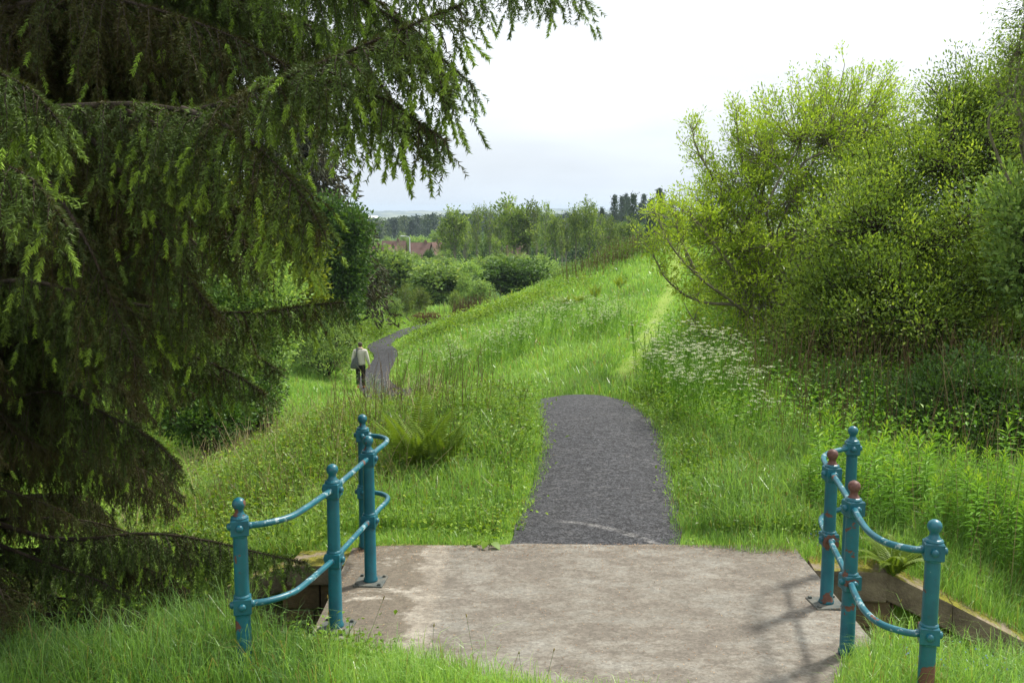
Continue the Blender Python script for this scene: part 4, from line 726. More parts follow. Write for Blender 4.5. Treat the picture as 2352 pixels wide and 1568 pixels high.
b = gp(765, 44); t = thing('spruce_tree', 'ragged brown green conifer with arching branches against the sky beside the oak', 'tree', b); W_, g = conifer(r, 6.4, 4.2, 13, 10, (0.40, 0.11), sag=0.5, gap0=.45, ragged=0.4)
for q in (W_, g): q.v = [v_ + b for v_ in q.v]
W_.build('trunk', M['darkbark'], t, True); g.build('crown', bpy.data.materials['brown_conifer_needles'], t)
for i, (u, d, v, ru, rv, lab) in enumerate([(300, 20, 560, 190, 260, 'tall leafy tree glimpsed through the spruce boughs at the left edge'), (60, 17, 700, 200, 300, 'leafy tree beyond the stream behind the lowest spruce boughs'), (420, 34, 480, 130, 200, 'tall green tree far behind the left spruce')]):
    hero('bank_tree', lab, 'tree', gp(u, d), [E(u, v, d, ru, rv), E(u-60, v+100, d, ru*.8, rv*.7)], 'oak', 'darkbark', 60+i, nt_=420, nh=20, r0=0.15, leaf=(0.16, 0.09), per=24, tuft=0.45, twig=0.01)

for i, (u, d, v, ru, rv, lab) in enumerate([(560, 21, 885, 90, 60, 'dark bush in the shady gully below the hazel'), (480, 19, 920, 100, 70, 'dark bush by the stream behind the hanging spruce tips'), (765, 42, 735, 75, 45, 'low leafy bush hiding the foot of the oak'), (745, 38.5, 785, 85, 38, 'wide low bramble bush left of the walker before the oak')]):
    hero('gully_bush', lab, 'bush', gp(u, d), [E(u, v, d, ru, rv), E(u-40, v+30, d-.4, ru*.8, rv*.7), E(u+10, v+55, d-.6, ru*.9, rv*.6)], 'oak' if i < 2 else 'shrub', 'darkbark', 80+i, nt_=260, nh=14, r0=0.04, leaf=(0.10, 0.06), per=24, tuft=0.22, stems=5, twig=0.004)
# canonical shrubs and young trees, 1 m high, copied and scaled
def proto(name, kind, seed, mat, bark, **kw):
    r = np.random.default_rng(seed)
    if kind == 'round': bl = [(0, 0, .52, .44, .44, .44), (.18, .1, .40, .30, .30, .36), (-.2, -.08, .42, .30, .30, .36), (.02, -.22, .34, .3, .3, .32)]; k = dict(nt_=380, nh=14, r0=.018, leaf=(.070, .044), per=16, tuft=.085, stems=5, twig=.0022, spiky=.03)
    elif kind == 'loose': bl = [(0, 0, .6, .25, .25, .38), (.16, .05, .40, .22, .22, .34), (-.17, 0, .42, .22, .22, .36), (0, -.1, .22, .3, .3, .2)]; k = dict(nt_=280, nh=14, r0=.014, leaf=(.045, .024), per=15, tuft=.08, stems=5, twig=.002, spiky=.05)
    elif kind == 'low': bl = [(0, 0, .35, .8, .5, .45), (.5, .1, .3, .5, .4, .4), (-.5, 0, .3, .5, .4, .4)]; k = dict(nt_=300, nh=14, r0=.02, leaf=(.075, .045), per=15, tuft=.11, stems=7, twig=.003, spiky=.05)
    elif kind == 'slim': bl = [(0, 0, .62, .12, .12, .37), (.05, .02, .45, .11, .11, .22), (-.05, 0, .74, .09, .09, .22), (.02, 0, .35, .10, .10, .14)]; k = dict(nt_=105, nh=16, r0=.011, leaf=(.036, .022), per=13, tuft=.045, twig=.0013, spiky=.03)
    else: bl = [(0, 0, .66, .19, .19, .32), (.08, .03, .5, .17, .17, .22), (-.09, 0, .78, .14, .14, .20), (.05, 0, .38, .14, .14, .16)]; k = dict(nt_=140, nh=16, r0=.013, leaf=(.042, .027), per=14, tuft=.055, twig=.0014, spiky=.03)
    k.update(kw); t = thing(name, '', '', (0, 0, 0)); W_, g = blob_tree(r, (0, 0, 0), bl, **k); W_.build('trunk', M[bark], t, True); g.build('crown', M[mat], t); t['used'] = 0; return t
def place(pr, u, vb, d, wpx, hpx, label, cat, group=None, base=None):
    p = at(u, vb, d); gz = float(height(p[0], p[1])); h_ = px(hpx, d) + max(0.0, min(p[2]-gz, 1.0) if base is None else 0.0); wid = px(wpx, d)
    wr = {'round': 1.0, 'loose': .8, 'low': 2.0, 'slim': .36, 'wide': .5}[pr['kind_']]; s = (wid/wr, wid/wr, h_)
    if pr['used'] == 0: o = pr; o['used'] = 1; o.location = (p[0], p[1], gz); o.scale = s; o.rotation_euler = (0, 0, prr.random()*6.28)
    else: o = copy_tree(pr, (p[0], p[1], gz), prr.random()*6.28, s)
    return tag(o, label, cat, group)
prr = random.Random(3); PR = {}
for nm, kind, cnt, mat, bark in [('round_shrub', 'round', 3, 'shrub', 'darkbark'), ('loose_shrub', 'loose', 3, 'shrub', 'darkbark'), ('low_shrub', 'low', 2, 'shrub', 'darkbark'), ('young_birch', 'slim', 4, 'birch', 'palebark'), ('young_alder', 'wide', 3, 'birch', 'bark'), ('pale_shrub', 'loose', 2, 'birch', 'bark'), ('dark_shrub', 'round', 2, 'oak', 'darkbark')]:
    PR[nm] = []
    for i in range(cnt):
        t = proto(nm, kind, 70 + len(PR)*10 + i, mat, bark); t['kind_'] = kind; PR[nm].append(t)
def put(nm, *a, **k):
    L_ = PR[nm]; k['base'] = k.get('base'); i = sum(1 for o in L_ if o['used']); pr = L_[i] if i < len(L_) else L_[prr.randrange(len(L_))]; return place(pr, *a, **k)
SH = [('round_shrub', 885, 692, 75, 165, 118, 'large round bright green shrub nearest the oak in the valley'), ('round_shrub', 1010, 696, 72, 150, 92, 'broad green shrub with a shadowed underside in the middle of the valley'), ('dark_shrub', 1180, 668, 74, 165, 72, 'dark green shrub just behind the crest of the grassy slope'),
      ('loose_shrub', 1103, 700, 66, 76, 62, 'small rounded yellow green shrub at the foot of the slope'), ('loose_shrub', 845, 712, 60, 70, 85, 'soft green sapling shrub below the oak'), ('pale_shrub', 930, 722, 60, 50, 75, 'pale slender sapling shrub left of the brown heath bush'), ('pale_shrub', 965, 722, 62, 55, 68, 'pale leaning sapling shrub behind the brown heath bush'),
      ('low_shrub', 855, 752, 52, 80, 45, 'low olive bush beside the far end of the path'), ('loose_shrub', 900, 722, 58, 60, 44, 'small green bush between the olive bush and the saplings'), ('pale_shrub', 1045, 712, 63, 40, 46, 'pale wispy sapling between the two green shrubs'), ('loose_shrub', 1070, 700, 70, 40, 75, 'thin grey green sapling left of the rounded yellow green shrub'),
      ('round_shrub', 1070, 650, 88, 90, 50, 'mid green shrub behind the broad valley shrub'), ('round_shrub', 955, 655, 92, 110, 55, 'light green shrub in the second row right of the large round one'), ('loose_shrub', 860, 640, 95, 90, 50, 'light green shrub in the second row beside the oak'), ('round_shrub', 1120, 640, 95, 100, 50, 'light shrub in the second row above the yellow green one'),
      ('dark_shrub', 1090, 625, 105, 60, 36, 'small dark shrub in the third row'), ('round_shrub', 1010, 632, 108, 120, 40, 'wide pale green shrub in the third row'), ('round_shrub', 900, 622, 110, 120, 36, 'wide pale green shrub below the red roofs'), ('loose_shrub', 1260, 640, 84, 90, 50, 'green shrub behind the slope crest right of the dark one'),
      ('loose_shrub', 1310, 625, 84, 80, 42, 'soft green shrub behind the slope crest under the birches'), ('loose_shrub', 1365, 605, 80, 80, 38, 'bushy sapling behind the upper slope crest'), ('round_shrub', 1225, 625, 98, 100, 40, 'pale shrub under the middle of the birch row'), ('round_shrub', 1150, 622, 112, 90, 38, 'rounded shrub at the left foot of the birch row'),
      ('loose_shrub', 1410, 588, 76, 70, 30, 'low sapling bush on the upper slope crest'), ('round_shrub', 880, 604, 128, 60, 30, 'low bush before the nearest red roof'), ('loose_shrub', 1020, 606, 132, 60, 36, 'leafy bush at the left foot of the birch row'), ('round_shrub', 945, 606, 134, 50, 28, 'low round bush before the two red roofs'), ('dark_shrub', 985, 592, 150, 40, 36, 'small dark tree before the right hand red roof'), ('loose_shrub', 920, 600, 140, 30, 50, 'thin tree standing before the red roofs'), ('pale_shrub', 860, 606, 130, 40, 36, 'pale bush at the corner of the left hand roof'), ('loose_shrub', 1180, 655, 82, 50, 72, 'tall wispy sapling rising behind the dark crest shrub')]
for nm, u, vb, d, a, b, lab in SH: put(nm, u, vb, d, a, b, lab, 'shrub')
YT = [(1045, 610, 128, 75, 135, 'a'), (1095, 600, 135, 34, 140, 'b'), (1125, 598, 130, 36, 150, 'b'), (1148, 598, 122, 36, 120, 'b'), (1180, 605, 118, 90, 150, 'a'), (1172, 600, 140, 30, 140, 'b'), (1212, 602, 118, 60, 135, 'a'), (1232, 590, 150, 20, 133, 'b'), (1252, 600, 135, 36, 142, 'b'), (1275, 598, 128, 50, 112, 'a'), (1300, 598, 122, 44, 110, 'b'), (1322, 596, 118, 46, 128, 'a'), (1352, 594, 116, 58, 138, 'a'), (1378, 590, 125, 34, 120, 'b'), (1400, 585, 128, 40, 95, 'a'), (1440, 575, 125, 50, 95, 'a'), (1465, 572, 130, 30, 80, 'b'), (1020, 600, 140, 36, 115, 'b'), (1070, 600, 145, 40, 110, 'b'), (1140, 605, 112, 26, 70, 'b'), (1290, 602, 112, 24, 80, 'b'), (1420, 580, 140, 40, 85, 'a')]
YT.sort(); ORD = 'first second third fourth fifth sixth seventh eighth ninth tenth eleventh twelfth thirteenth fourteenth fifteenth sixteenth seventeenth eighteenth nineteenth twentieth'.split() + ['twenty-first', 'twenty-second']
for i, (u, vb, d, a, b, k) in enumerate(YT):
    nth = (ORD[i] + ' from the left') if i < 11 else (ORD[len(YT)-1-i] + ' from the right') if i < len(YT)-1 else 'rightmost'
    put('young_alder' if k == 'a' else 'young_birch', u, vb, d, a, b, ('bushy young alder, ' if k == 'a' else 'thin pale young birch, ') + nth + ' in the row beyond the shrubs', 'tree', 'young trees in the row beyond the valley shrubs')
b = gp(980, 57); o = put('low_shrub', 980, 733, 56, 75, 20, 'low rusty brown heath bush at the end of the dark path', 'shrub')
for ch in o.children:
    if ch.name.startswith('crown'):
        me = ch.data.copy(); me.materials.clear(); me.materials.append(M['heath']); ch.data = me
# dark spruces on the skyline
r = np.random.default_rng(19); CP = []
for i in range(3):
    t = thing('dark_conifer', '', '', (0, 0, 0)); W_, g = conifer(r, 1.0, 0.40+.05*i, 17, 5, (0.042, 0.018), sag=0.3); W_.build('trunk', M['darkbark'], t, True); g.build('crown', M['conifer'], t); t['used'] = 0; CP.append(t)
SK = [(1386, 500, 200, 30), (1412, 500, 190, 44), (1426, 500, 185, 50), (1441, 500, 190, 44), (1455, 500, 182, 52), (1468, 500, 190, 40), (1482, 500, 185, 46), (1492, 500, 190, 40), (1512, 500, 180, 55), (1524, 500, 178, 54), (1542, 500, 180, 48), (1440, 510, 175, 40), (1500, 515, 170, 45)]
SK = [(u+(i % 3-1)*3, v, d*(1.0+.25*(i % 4)), h+(-9, 6, -3, 9, 0)[i % 5]) for i, (u, v, d, h) in enumerate(SK)]; SK.sort()
for i, (u, vt_, d, hp) in enumerate(SK):
    p = at(u, 500-hp, d); gz = float(height(p[0], p[1])); h_ = p[2]-gz; s = (h_*.55, h_*.55, h_); nth = 'leftmost' if i == 0 else ORD[i] + ' from the left'
    if i < 3: o = CP[i]; o.location = (p[0], p[1], gz); o.scale = s
    else: o = copy_tree(CP[i % 3], (p[0], p[1], gz), i, s)
    tag(o, 'dark pointed conifer on the skyline behind the slope, ' + nth + ' of its clump', 'tree', 'dark conifers on the skyline behind the slope')
for i, (u, d, wp, hp, lab) in enumerate([(1455, 172, 70, 45, 'round dark green tree under the skyline conifers'), (1500, 165, 60, 50, 'dark leafy tree right of the skyline clump'), (1410, 168, 50, 38, 'green tree at the left foot of the skyline conifers'), (1540, 160, 60, 44, 'leafy tree behind the top of the slope beside the ash')]): put('round_shrub', u, 535, d, wp, hp+6, lab, 'tree')
# ------------------------------------------------------------------ flowering and leafy plants
r = np.random.default_rng(77); RR = random.Random(8)
def inst(protos, pts, label, cat, group, smin=.8, smax=1.15):
    for i, (x, y) in enumerate(pts):
        o = protos[RR.randrange(len(protos))]; s = RR.uniform(smin, smax); loc = (x, y, float(height(x, y)))
        if o.get('used', 0): o = copy_tree(o, loc, RR.random()*6.28, s); o.rotation_euler[0] = RR.gauss(0, .10); o.rotation_euler[1] = RR.gauss(0, .10)
        else: o['used'] = 1; o.location = loc; o.scale = (s, s, s); o.rotation_euler = (0, 0, RR.random()*6.28)
        tag(o, label, cat, group)
def scatter(poly, n, mind=0.05):
    """n points inside a ground polygon"""
    P = np.array(poly, float); lo, hi = P.min(0), P.max(0); o = []; tries = 0
    while len(o) < n and tries < n*60:
        tries += 1; x, y = RR.uniform(lo[0], hi[0]), RR.uniform(lo[1], hi[1]); c = False; j = len(P)-1
        for i in range(len(P)):
            if (P[i, 1] > y) != (P[j, 1] > y) and x < (P[j, 0]-P[i, 0])*(y-P[i, 1])/(P[j, 1]-P[i, 1])+P[i, 0]: c = not c
            j = i
        if c and all((x-a)**2+(y-b)**2 > mind**2 for a, b in o): o.append((x, y))
    return o
def gnd(u, v, z0=0.0):
    """ground point that is seen at picture position u, v"""
    lo, hi = 5.5, 90.0; ds = np.geomspace(lo, hi, 400); P = np.array([at(u, v, d) for d in ds]); hz = height(P[:, 0], P[:, 1]) + z0
    k = np.argmax(P[:, 2] < hz)
    if not (P[:, 2] < hz).any(): k = 150 + np.argmin((P[:, 2] - hz)[150:]/P[150:, 1])
    return (P[k, 0], P[k, 1])
def parsley(seed, ns=4, h=0.85):
    r = np.random.default_rng(seed); t = thing('cow_parsley', '', ''); S = Geo(); Lf = Geo(); Fl = Geo()
    for s in range(ns):
        b = r.normal(size=3)*[.05, .05, 0]; hh = h*r.uniform(.7, 1.1); top = b + [r.normal()*.10, r.normal()*.10, hh]; tube(S, bez([b-[0, 0, .05], (b+top)/2 + r.normal(size=3)*.02, top], 4), .004, 4, c=.45, cap=False)
        for u in range(r.integers(4, 7)):
            a = b + (top-b)*r.uniform(.45, .8); e = a + [r.normal()*.13, r.normal()*.13, (top-a)[2]*r.uniform(.8, 1.15)]; tube(S, bez([a, (a+e)/2+[0, 0, -.02], e], 3), .0022, 3, c=.5, cap=False)
            k = 20; th = r.random(k)*6.28; q = np.sqrt(r.random(k))*r.uniform(.02, .042); c = e + np.c_[q*np.cos(th), q*np.sin(th), .012 - 3*q**2 + r.normal(size=k)*.003]
            th2 = r.random(k)*6.28; leaves(Fl, c, np.c_[np.cos(th2), np.sin(th2), r.normal(size=k)*.2], np.tile([0, 0, 1.], (k, 1)) + r.normal(size=(k, 3))*.2, .0125, .0115, r.random(k)*.8+.2)
        k = 60; tt = r.random(k)[:, None]*.65; c = b + (top-b)*tt + r.normal(size=(k, 3))*[.09, .09, .03]; leaves(Lf, c, unit(r.normal(size=(k, 3))*[1, 1, .3]), np.tile([0, 0, 1.], (k, 1)) + r.normal(size=(k, 3))*.4, .06, .018, r.uniform(.3, .9, k))
    S.build('stem', M['willowherb'], t); Lf.build('foliage', M['willowherb'], t); Fl.build('blossom', M['petal'], t); return t
CPP = [parsley(400+i, 3+i % 3, .8+.06*i) for i in range(4)]
pts = scatter([(2.1, 16.2), (3.1, 16.8), (3.5, 14.0), (2.9, 11.4), (2.1, 12.2), (1.95, 14.0)], 48, .16)
inst(CPP, pts, 'white flowering cow parsley in the dense patch beside the right edge of the dark path', 'wildflower', 'cow parsley beside the right edge of the path')
hp = [gnd(u, v) for u, v in [(950, 860), (970, 850), (985, 865), (1010, 855), (940, 880), (1000, 880), (1060, 850), (1080, 840), (1110, 835), (1140, 830), (1090, 860), (1125, 850), (1160, 815), (1180, 800), (1195, 790), (1215, 785), (1170, 830), (1150, 845), (1240, 770), (1255, 760), (1275, 755), (1290, 750), (1305, 745), (1320, 760), (1230, 800), (1265, 790), (1370, 775), (1390, 765), (1400, 785), (1420, 790), (1380, 790), (1350, 780), (1300, 775), (1200, 825), (1220, 815), (1040, 870), (1030, 845), (1105, 815), (1430, 775), (1345, 800)]]
inst(CPP, [(x+RR.uniform(-.5, .5), y+RR.uniform(-.6, .6)) for x, y in hp for _ in range(2)], 'white cow parsley scattered over the grassy slope between the two paths', 'wildflower', 'cow parsley on the grassy slope', .8, 1.2)
inst(CPP, [gnd(u, v) for u, v in [(790, 880), (800, 900), (815, 905), (860, 915), (880, 920), (850, 905), (775, 870), (955, 930), (975, 940)]], 'white cow parsley by the left verge of the path near the walker', 'wildflower', 'cow parsley near the walker', .7, .95)
def herb(seed, h=0.8):
    r = np.random.default_rng(seed); t = thing('willowherb', '', ''); S = Geo(); g = Geo(); lean = r.normal(size=2)*.05*h; k = 58
    P = bez([(0, 0, -.05), (lean[0]*.3, lean[1]*.3, h*.5), (lean[0], lean[1], h)], 6); tube(S, P, np.linspace(.005, .002, len(P)), 4, c=.3, cap=False); f = np.linspace(.22, 1.0, k); z = np.interp(f, np.linspace(0, 1, len(P)), np.arange(len(P)))
    b = np.stack([np.interp(z, np.arange(len(P)), P[:, a]) for a in range(3)], 1); a = np.arange(k)*2.4 + r.normal(size=k)*.2; el = np.interp(f, [.2, .8, 1], [-.25, .25, 1.3]) + r.normal(size=k)*.12
    D = np.c_[np.cos(a)*np.cos(el), np.sin(a)*np.cos(el), np.sin(el)]; Nn = np.c_[-np.cos(a)*np.sin(el), -np.sin(a)*np.sin(el), np.cos(el)]
    ln = np.interp(f, [.2, .5, .9, 1], [.08, .125, .10, .045])*r.uniform(.85, 1.15, k); tip = b + D*ln[:, None]*.55; lw = ln*.19
    leaves(g, b, D, Nn, ln, lw, np.clip(np.interp(f, [.2, .85, 1], [.25, .6, .95]) + r.normal(size=k)*.08, 0, 1)); S.build('stem', M['willowherb'], t); g.build('foliage', M['willowherb'], t); return t
WH = [herb(500+i, .72+.05*i) for i in range(6)]
pts = scatter([(2.75, 8.75), (3.35, 8.6), (4.4, 8.55), (6.0, 8.4), (6.0, 9.5), (4.4, 9.7), (3.3, 10.2), (2.95, 9.9)], 190, .09)
inst(WH, pts, 'tall leafy willowherb stem in the dense stand behind the right railing', 'plant', 'willowherb stand behind the right railing', .55, 1.1)
pts = scatter([(2.75, 12.0), (3.4, 15.5), (3.7, 15.0), (3.6, 11.0), (3.3, 10.9)], 34, .12)
inst(WH, pts, 'leafy willowherb stem between the cow parsley and the dark bushes', 'plant', 'willowherb below the dark bushes', .5, .8)
def fern(seed, nf=9, L_=.65, tint=.5, arch=.6):
    r = np.random.default_rng(seed); g = Geo(); S = Geo()
    for i in range(nf):
        a = i*6.283/nf + r.normal()*.25; l = L_*r.uniform(.75, 1.1); o = np.array([math.cos(a), math.sin(a), 0]); e0 = r.uniform(1.0, 1.35); P = [np.zeros(3)]; n = 16
        for j in range(n): el = e0 - arch*2.0*(j/n)**1.4; P.append(P[-1] + (o*math.cos(el) + np.array([0, 0, math.sin(el)]))*l/n)
        P = np.array(P); tube(S, P, np.linspace(.004, .0012, n+1), 3, c=tint*.6, cap=False); tg = unit(np.gradient(P, axis=0)); sd = unit(np.cross(tg, [0, 0, 1.])); nn = np.cross(sd, tg); m = 34; q = np.linspace(.10, .98, m)*n; k0 = np.minimum(q.astype(int), n-1); fr = (q-k0)[:, None]
        b = P[k0]*(1-fr) + P[k0+1]*fr; pl = l*.20*np.interp(q/n, [.1, .35, 1], [.5, 1, .06])
        for s in (-1, 1): leaves(g, b, unit(sd[k0]*s + tg[k0]*.35 - np.array([0, 0, .12])), nn[k0], pl*r.uniform(.9, 1.1, m), np.minimum(.028, pl*.32)*1.0, np.clip(tint + r.normal(size=m)*.07, 0, 1))
    return S, g
def place_fern(u, v, label, seed, nf, L_, tint, arch=.6, xyz=None):
    if xyz is None: x, y = gnd(u, v); xyz = (x, y, float(height(x, y)))
    t = thing('fern', label, 'fern', xyz, 'ferns'); S, g = fern(seed, nf, L_, tint, arch)
    for q in (S, g): q.v = [a + np.array(xyz) for a in q.v]
    S.build('stem', M['fern'], t); g.build('fronds', M['fern'], t)
place_fern(2085, 1330, 'green fern growing out of the mossy wing wall beside the right railing', 1, 13, .58, .6, .9, (3.16, 7.93, -.08))
place_fern(955, 1090, 'tall pale green fern standing behind the left railing', 2, 12, 1.05, .55, .28)
place_fern(1010, 1100, 'leaning fern right of the tall fern behind the left railing', 3, 9, .85, .5, .32)
place_fern(870, 1130, 'small dark fern frond low down behind the left railing', 4, 6, .5, .35, .6)
place_fern(1655, 900, 'yellow green fern among dry stems behind the cow parsley patch', 5, 9, .8, .95, .45)
place_fern(1700, 900, 'yellowish fern nearest the dry brown stems under the bushes', 6, 7, .75, .9, .45)
for i, (u, v, lab) in enumerate([(1300, 712, 'yellowish bracken clump low on the grassy slope'), (1330, 705, 'yellow bracken clump right of the low one on the slope'), (1425, 665, 'upright yellow bracken high on the grassy slope'), (1365, 690, 'pale yellow bracken in the middle of the grassy slope'), (2050, 1300, 'little fern in the grass behind the right wing wall')]): place_fern(u, v, lab, 10+i, 9, .8 if i < 4 else .35, .95 if i < 4 else .5, .4)
def dock(label, u, v, n, L_, mat='cover', seed=0):
    x, y = gnd(u, v); r = np.random.default_rng(seed+900); t = thing('broad_leaf_plant', label, 'plant', (x, y, float(height(x, y)))); g = Geo(); S = Geo()
    for i in range(n):
        a = i*2.4 + r.normal()*.3; l = L_*r.uniform(.7, 1.1); e = np.array([math.cos(a)*l*.55, math.sin(a)*l*.55, l*r.uniform(.5, .9)]); tube(S, bez([(0, 0, -.03), e*.5+[0, 0, l*.12], e], 4), .004, 4, c=.5, cap=False); o = np.array([math.cos(a), math.sin(a), -.25]); s = np.array([-math.sin(a), math.cos(a), 0]); w_ = l*.36
        prof = [(0, .25), (.08, .8), (.3, 1), (.55, .85), (.8, .5), (1, .05)]; V = []
        for f, w2 in prof: c = e + o*l*.75*f - np.array([0, 0, .25*l*f*f]); V += [c - s*w_*w2 + [0, 0, .10*w_*w2], c - [0, 0, .06*w_], c + s*w_*w2 + [0, 0, .10*w_*w2]]
        q = []
        for k in range(5): q += [(3*k, 3*k+1, 3*k+4, 3*k+3), (3*k+1, 3*k+2, 3*k+5, 3*k+4)]
        g.add(V, q=q, c=np.clip(.55 + r.normal()*.12, .25, 1))
    for q in (S, g): q.v = [a + np.array(t.location) for a in q.v]
    S.build('stem', M[mat], t); g.build('foliage', M[mat], t, True)
for i, a in enumerate([('broad leaved plant in the long grass at the foot of the spruce', 300, 1490, 3, .26), ('broad dock plant at the foot of the nearest left railing post', 590, 1500, 5, .16), ('broad leaved dock beside the right verge of the dark path', 1640, 1130, 6, .24), ('pale green broad leaved dock left of the willowherb stand', 1810, 1060, 6, .28), ('broad leaved dock between the path and the willowherb', 1700, 1030, 6, .28), ('low dock plant in the grass by the right edge of the concrete', 1745, 1215, 6, .16), ('small dock beside the corner where path meets concrete', 1120, 1262, 6, .12), ('dock plant deep in the grass left of the path', 1180, 1010, 5, .22)]): dock(a[0], *a[1:], seed=i)
# nobody could count these
def ok(x, y, m=0.0):
    a, b = seg_dist(x, y, PATHC); s, q = seg_dist(x, y, STREAM); return (a > path_w(b)+m) & ~on_deck(x, y, -0.03) & (s > np.where((x > -2.4) & (x < 4.6), .86, .62))
def cover(name, label, n_clump, region, hgt, leaf, per, mat, seed, tint=(.55, .2), rad=.16, stemc=.3, m=.15):
    r = np.random.default_rng(seed); x, y = region(r, n_clump); k = ok(x, y, m); x, y = x[k], y[k]; z = height(x, y); n = len(x); H = hgt*r.uniform(.5, 1.25, n); ix = np.repeat(np.arange(n), per); q = len(ix); f = r.random(q)**.6
    C = np.c_[x[ix] + r.normal(size=q)*rad*(.4+f), y[ix] + r.normal(size=q)*rad*(.4+f), z[ix] + H[ix]*f*(1-.25*r.random(q))]; g = Geo(); ct = np.clip(r.normal(tint[0], tint[1], n), .14, 1)
    leaves(g, C, unit(r.normal(size=(q, 3))*[1, 1, .5]), unit(r.normal(size=(q, 3))*.5+[0, 0, 1]), leaf[0]*r.uniform(.6, 1.2, q), leaf[1]*r.uniform(.6, 1.2, q), np.clip(ct[ix] + r.normal(size=q)*.1, .14, 1))
    P0 = np.c_[x, y, z]; tp = P0 + np.c_[r.normal(size=(n, 2))*rad*.6, H*1.05]; tubes3(g, np.stack([P0, (P0+tp)/2, tp], 1), np.repeat(np.linspace(.004, .0018, 3)[None], n, 0), c=stemc)
    tag(g.build(name, M[mat]), label, 'ground cover', kind='stuff')
def rect(x0, x1, y0, y1): return lambda r, n: (r.uniform(x0, x1, n), r.uniform(y0, y1, n))
def strip(P, wd): 
    P = np.array(P, float)
    def f(r, n):
        s = r.random(n)*(len(P)-1); i = np.arange(len(P)); return np.interp(s, i, P[:, 0]) + r.normal(size=n)*wd, np.interp(s, i, P[:, 1]) + r.normal(size=n)*wd
    return f
def quadreg(pts_uv):
    P = np.array([gnd(u, v) for u, v in pts_uv])
    def f(r, n): a, b = r.random(n), r.random(n); q = (P[0]*(1-a)[:, None]+P[1]*a[:, None])*(1-b)[:, None] + (P[3]*(1-a)[:, None]+P[2]*a[:, None])*b[:, None]; return q[:, 0], q[:, 1]
    return f
cover('bramble_cover', 'yellow green bramble and nettle cover on the bank left of the railing', 1500, rect(-6.2, -1.5, 8.6, 15), .36, (.055, .034), 28, 'cover', 1, (.62, .16))
cover('nettle_cover', 'leafy nettles and raspberry canes on the rise left of the dark path', 620, rect(-2.6, .15, 10.6, 14.6), .38, (.06, .03), 24, 'cover', 2, (.50, .14))
cover('bank_cover', 'weeds and low leaves down the bank towards the stream', 1500, rect(-8.5, -2.2, 14, 28), .38, (.075, .045), 22, 'cover', 3, (.55, .16))
cover('slope_bramble', 'bramble thicket along the lower crest of the grassy slope', 480, strip([gnd(u, v) for u, v in [(1000, 768), (1060, 752), (1110, 735), (1160, 718), (1230, 690), (1290, 668)]], 1.1), .5, (.12, .07), 26, 'cover', 4, (.55, .16), .35)
cover('verge_bramble', 'bramble thicket left of the far path', 700, strip([gnd(u, v) for u, v in [(700, 800), (760, 770), (800, 765), (840, 775)]], 1.6), .8, (.12, .075), 34, 'cover', 5, (.42, .14), .35)
cover('shade_cover', 'shaded leaves under the right hand bushes', 1800, rect(3.4, 10, 11, 23), .65, (.075, .04), 28, 'willowherb', 6, (.45, .15), .22)
cover('verge_cover', 'clover and small weeds along the right verge of the path', 1100, rect(1.85, 3.1, 8.7, 15), .22, (.045, .032), 22, 'cover', 7, (.45, .14), .12)
cover('stream_cover', 'lush weeds hanging over the stream under the spruce', 1300, strip([(-3.6, 8.7), (-5.2, 10.5), (-6.6, 13), (-7.6, 18), (-8.6, 26), (-10, 36)], 1.1), .40, (.07, .04), 24, 'cover', 8, (.42, .14))
cover('crest_scrub', 'grey green scrub on the upper crest of the slope', 420, strip([gnd(u, v) for u, v in [(1300, 648), (1360, 620), (1420, 600), (1480, 582), (1540, 570)]], 1.0), .8, (.10, .05), 24, 'cover', 9, (.25, .10), .4)
cover('left_verge_cover', 'small broad weeds in the grass left of the dark path', 420, rect(-1.3, .3, 8.7, 13), .2, (.05, .034), 20, 'cover', 11, (.5, .15), .12)
cover('near_cover', 'low weeds in the near grass at the bottom left', 260, rect(-3.4, -1.0, 5.7, 6.5), .2, (.045, .03), 18, 'cover', 12, (.4, .12), .12)
# dry canes
def canes(label, n, region, h, rad, seed, tint, lean=.12, m=.25):
    r = np.random.default_rng(seed); x, y = region(r, n); k = ok(x, y, m); x, y = x[k], y[k]; n = len(x); z = height(x, y)-.05; H = h*r.uniform(.45, 1.2, n); P0 = np.c_[x, y, z]; a = r.normal(size=(n, 2))*lean; P = [P0]
    for f in (.35, .7, 1.0): P.append(P0 + np.c_[a*H[:, None]*f**1.5 + r.normal(size=(n, 2))*.015, H*f])
    g = Geo(); tubes3(g, np.stack(P, 1), np.repeat(np.linspace(1, .45, 4)[None], n, 0)*rad, c=np.clip(r.normal(tint, .2, n), 0, 1)); tag(g.build('dry_stems', M['straw']), label, 'dry stems', kind='stuff')
canes('dry brown canes standing under the right hand bushes', 1100, rect(3.0, 9.0, 10.8, 16.5), 1.25, .004, 1, .22)
canes('dry straw stalks on the bank left of the railing', 2200, rect(-6.5, -1.0, 9.4, 20), .75, .0034, 2, .78, .3)
canes('old brown stalks on the rise left of the path', 130, rect(-2.4, -.2, 11, 15), 1.0, .004, 3, .3)
canes('thin stalks at the front of the willowherb stand', 60, rect(3.0, 6, 8.4, 9.5), 1.2, .0035, 4, .6)
canes('brown stalks along the upper crest of the slope', 280, strip([gnd(u, v) for u, v in [(1330, 640), (1400, 610), (1450, 592), (1500, 578)]], .9), 1.0, .014, 5, .2)
canes('reddish dead stalks at the foot of the far slope', 350, strip([gnd(u, v) for u, v in [(1040, 730), (1080, 722)]], .9), 1.0, .014, 6, .15)
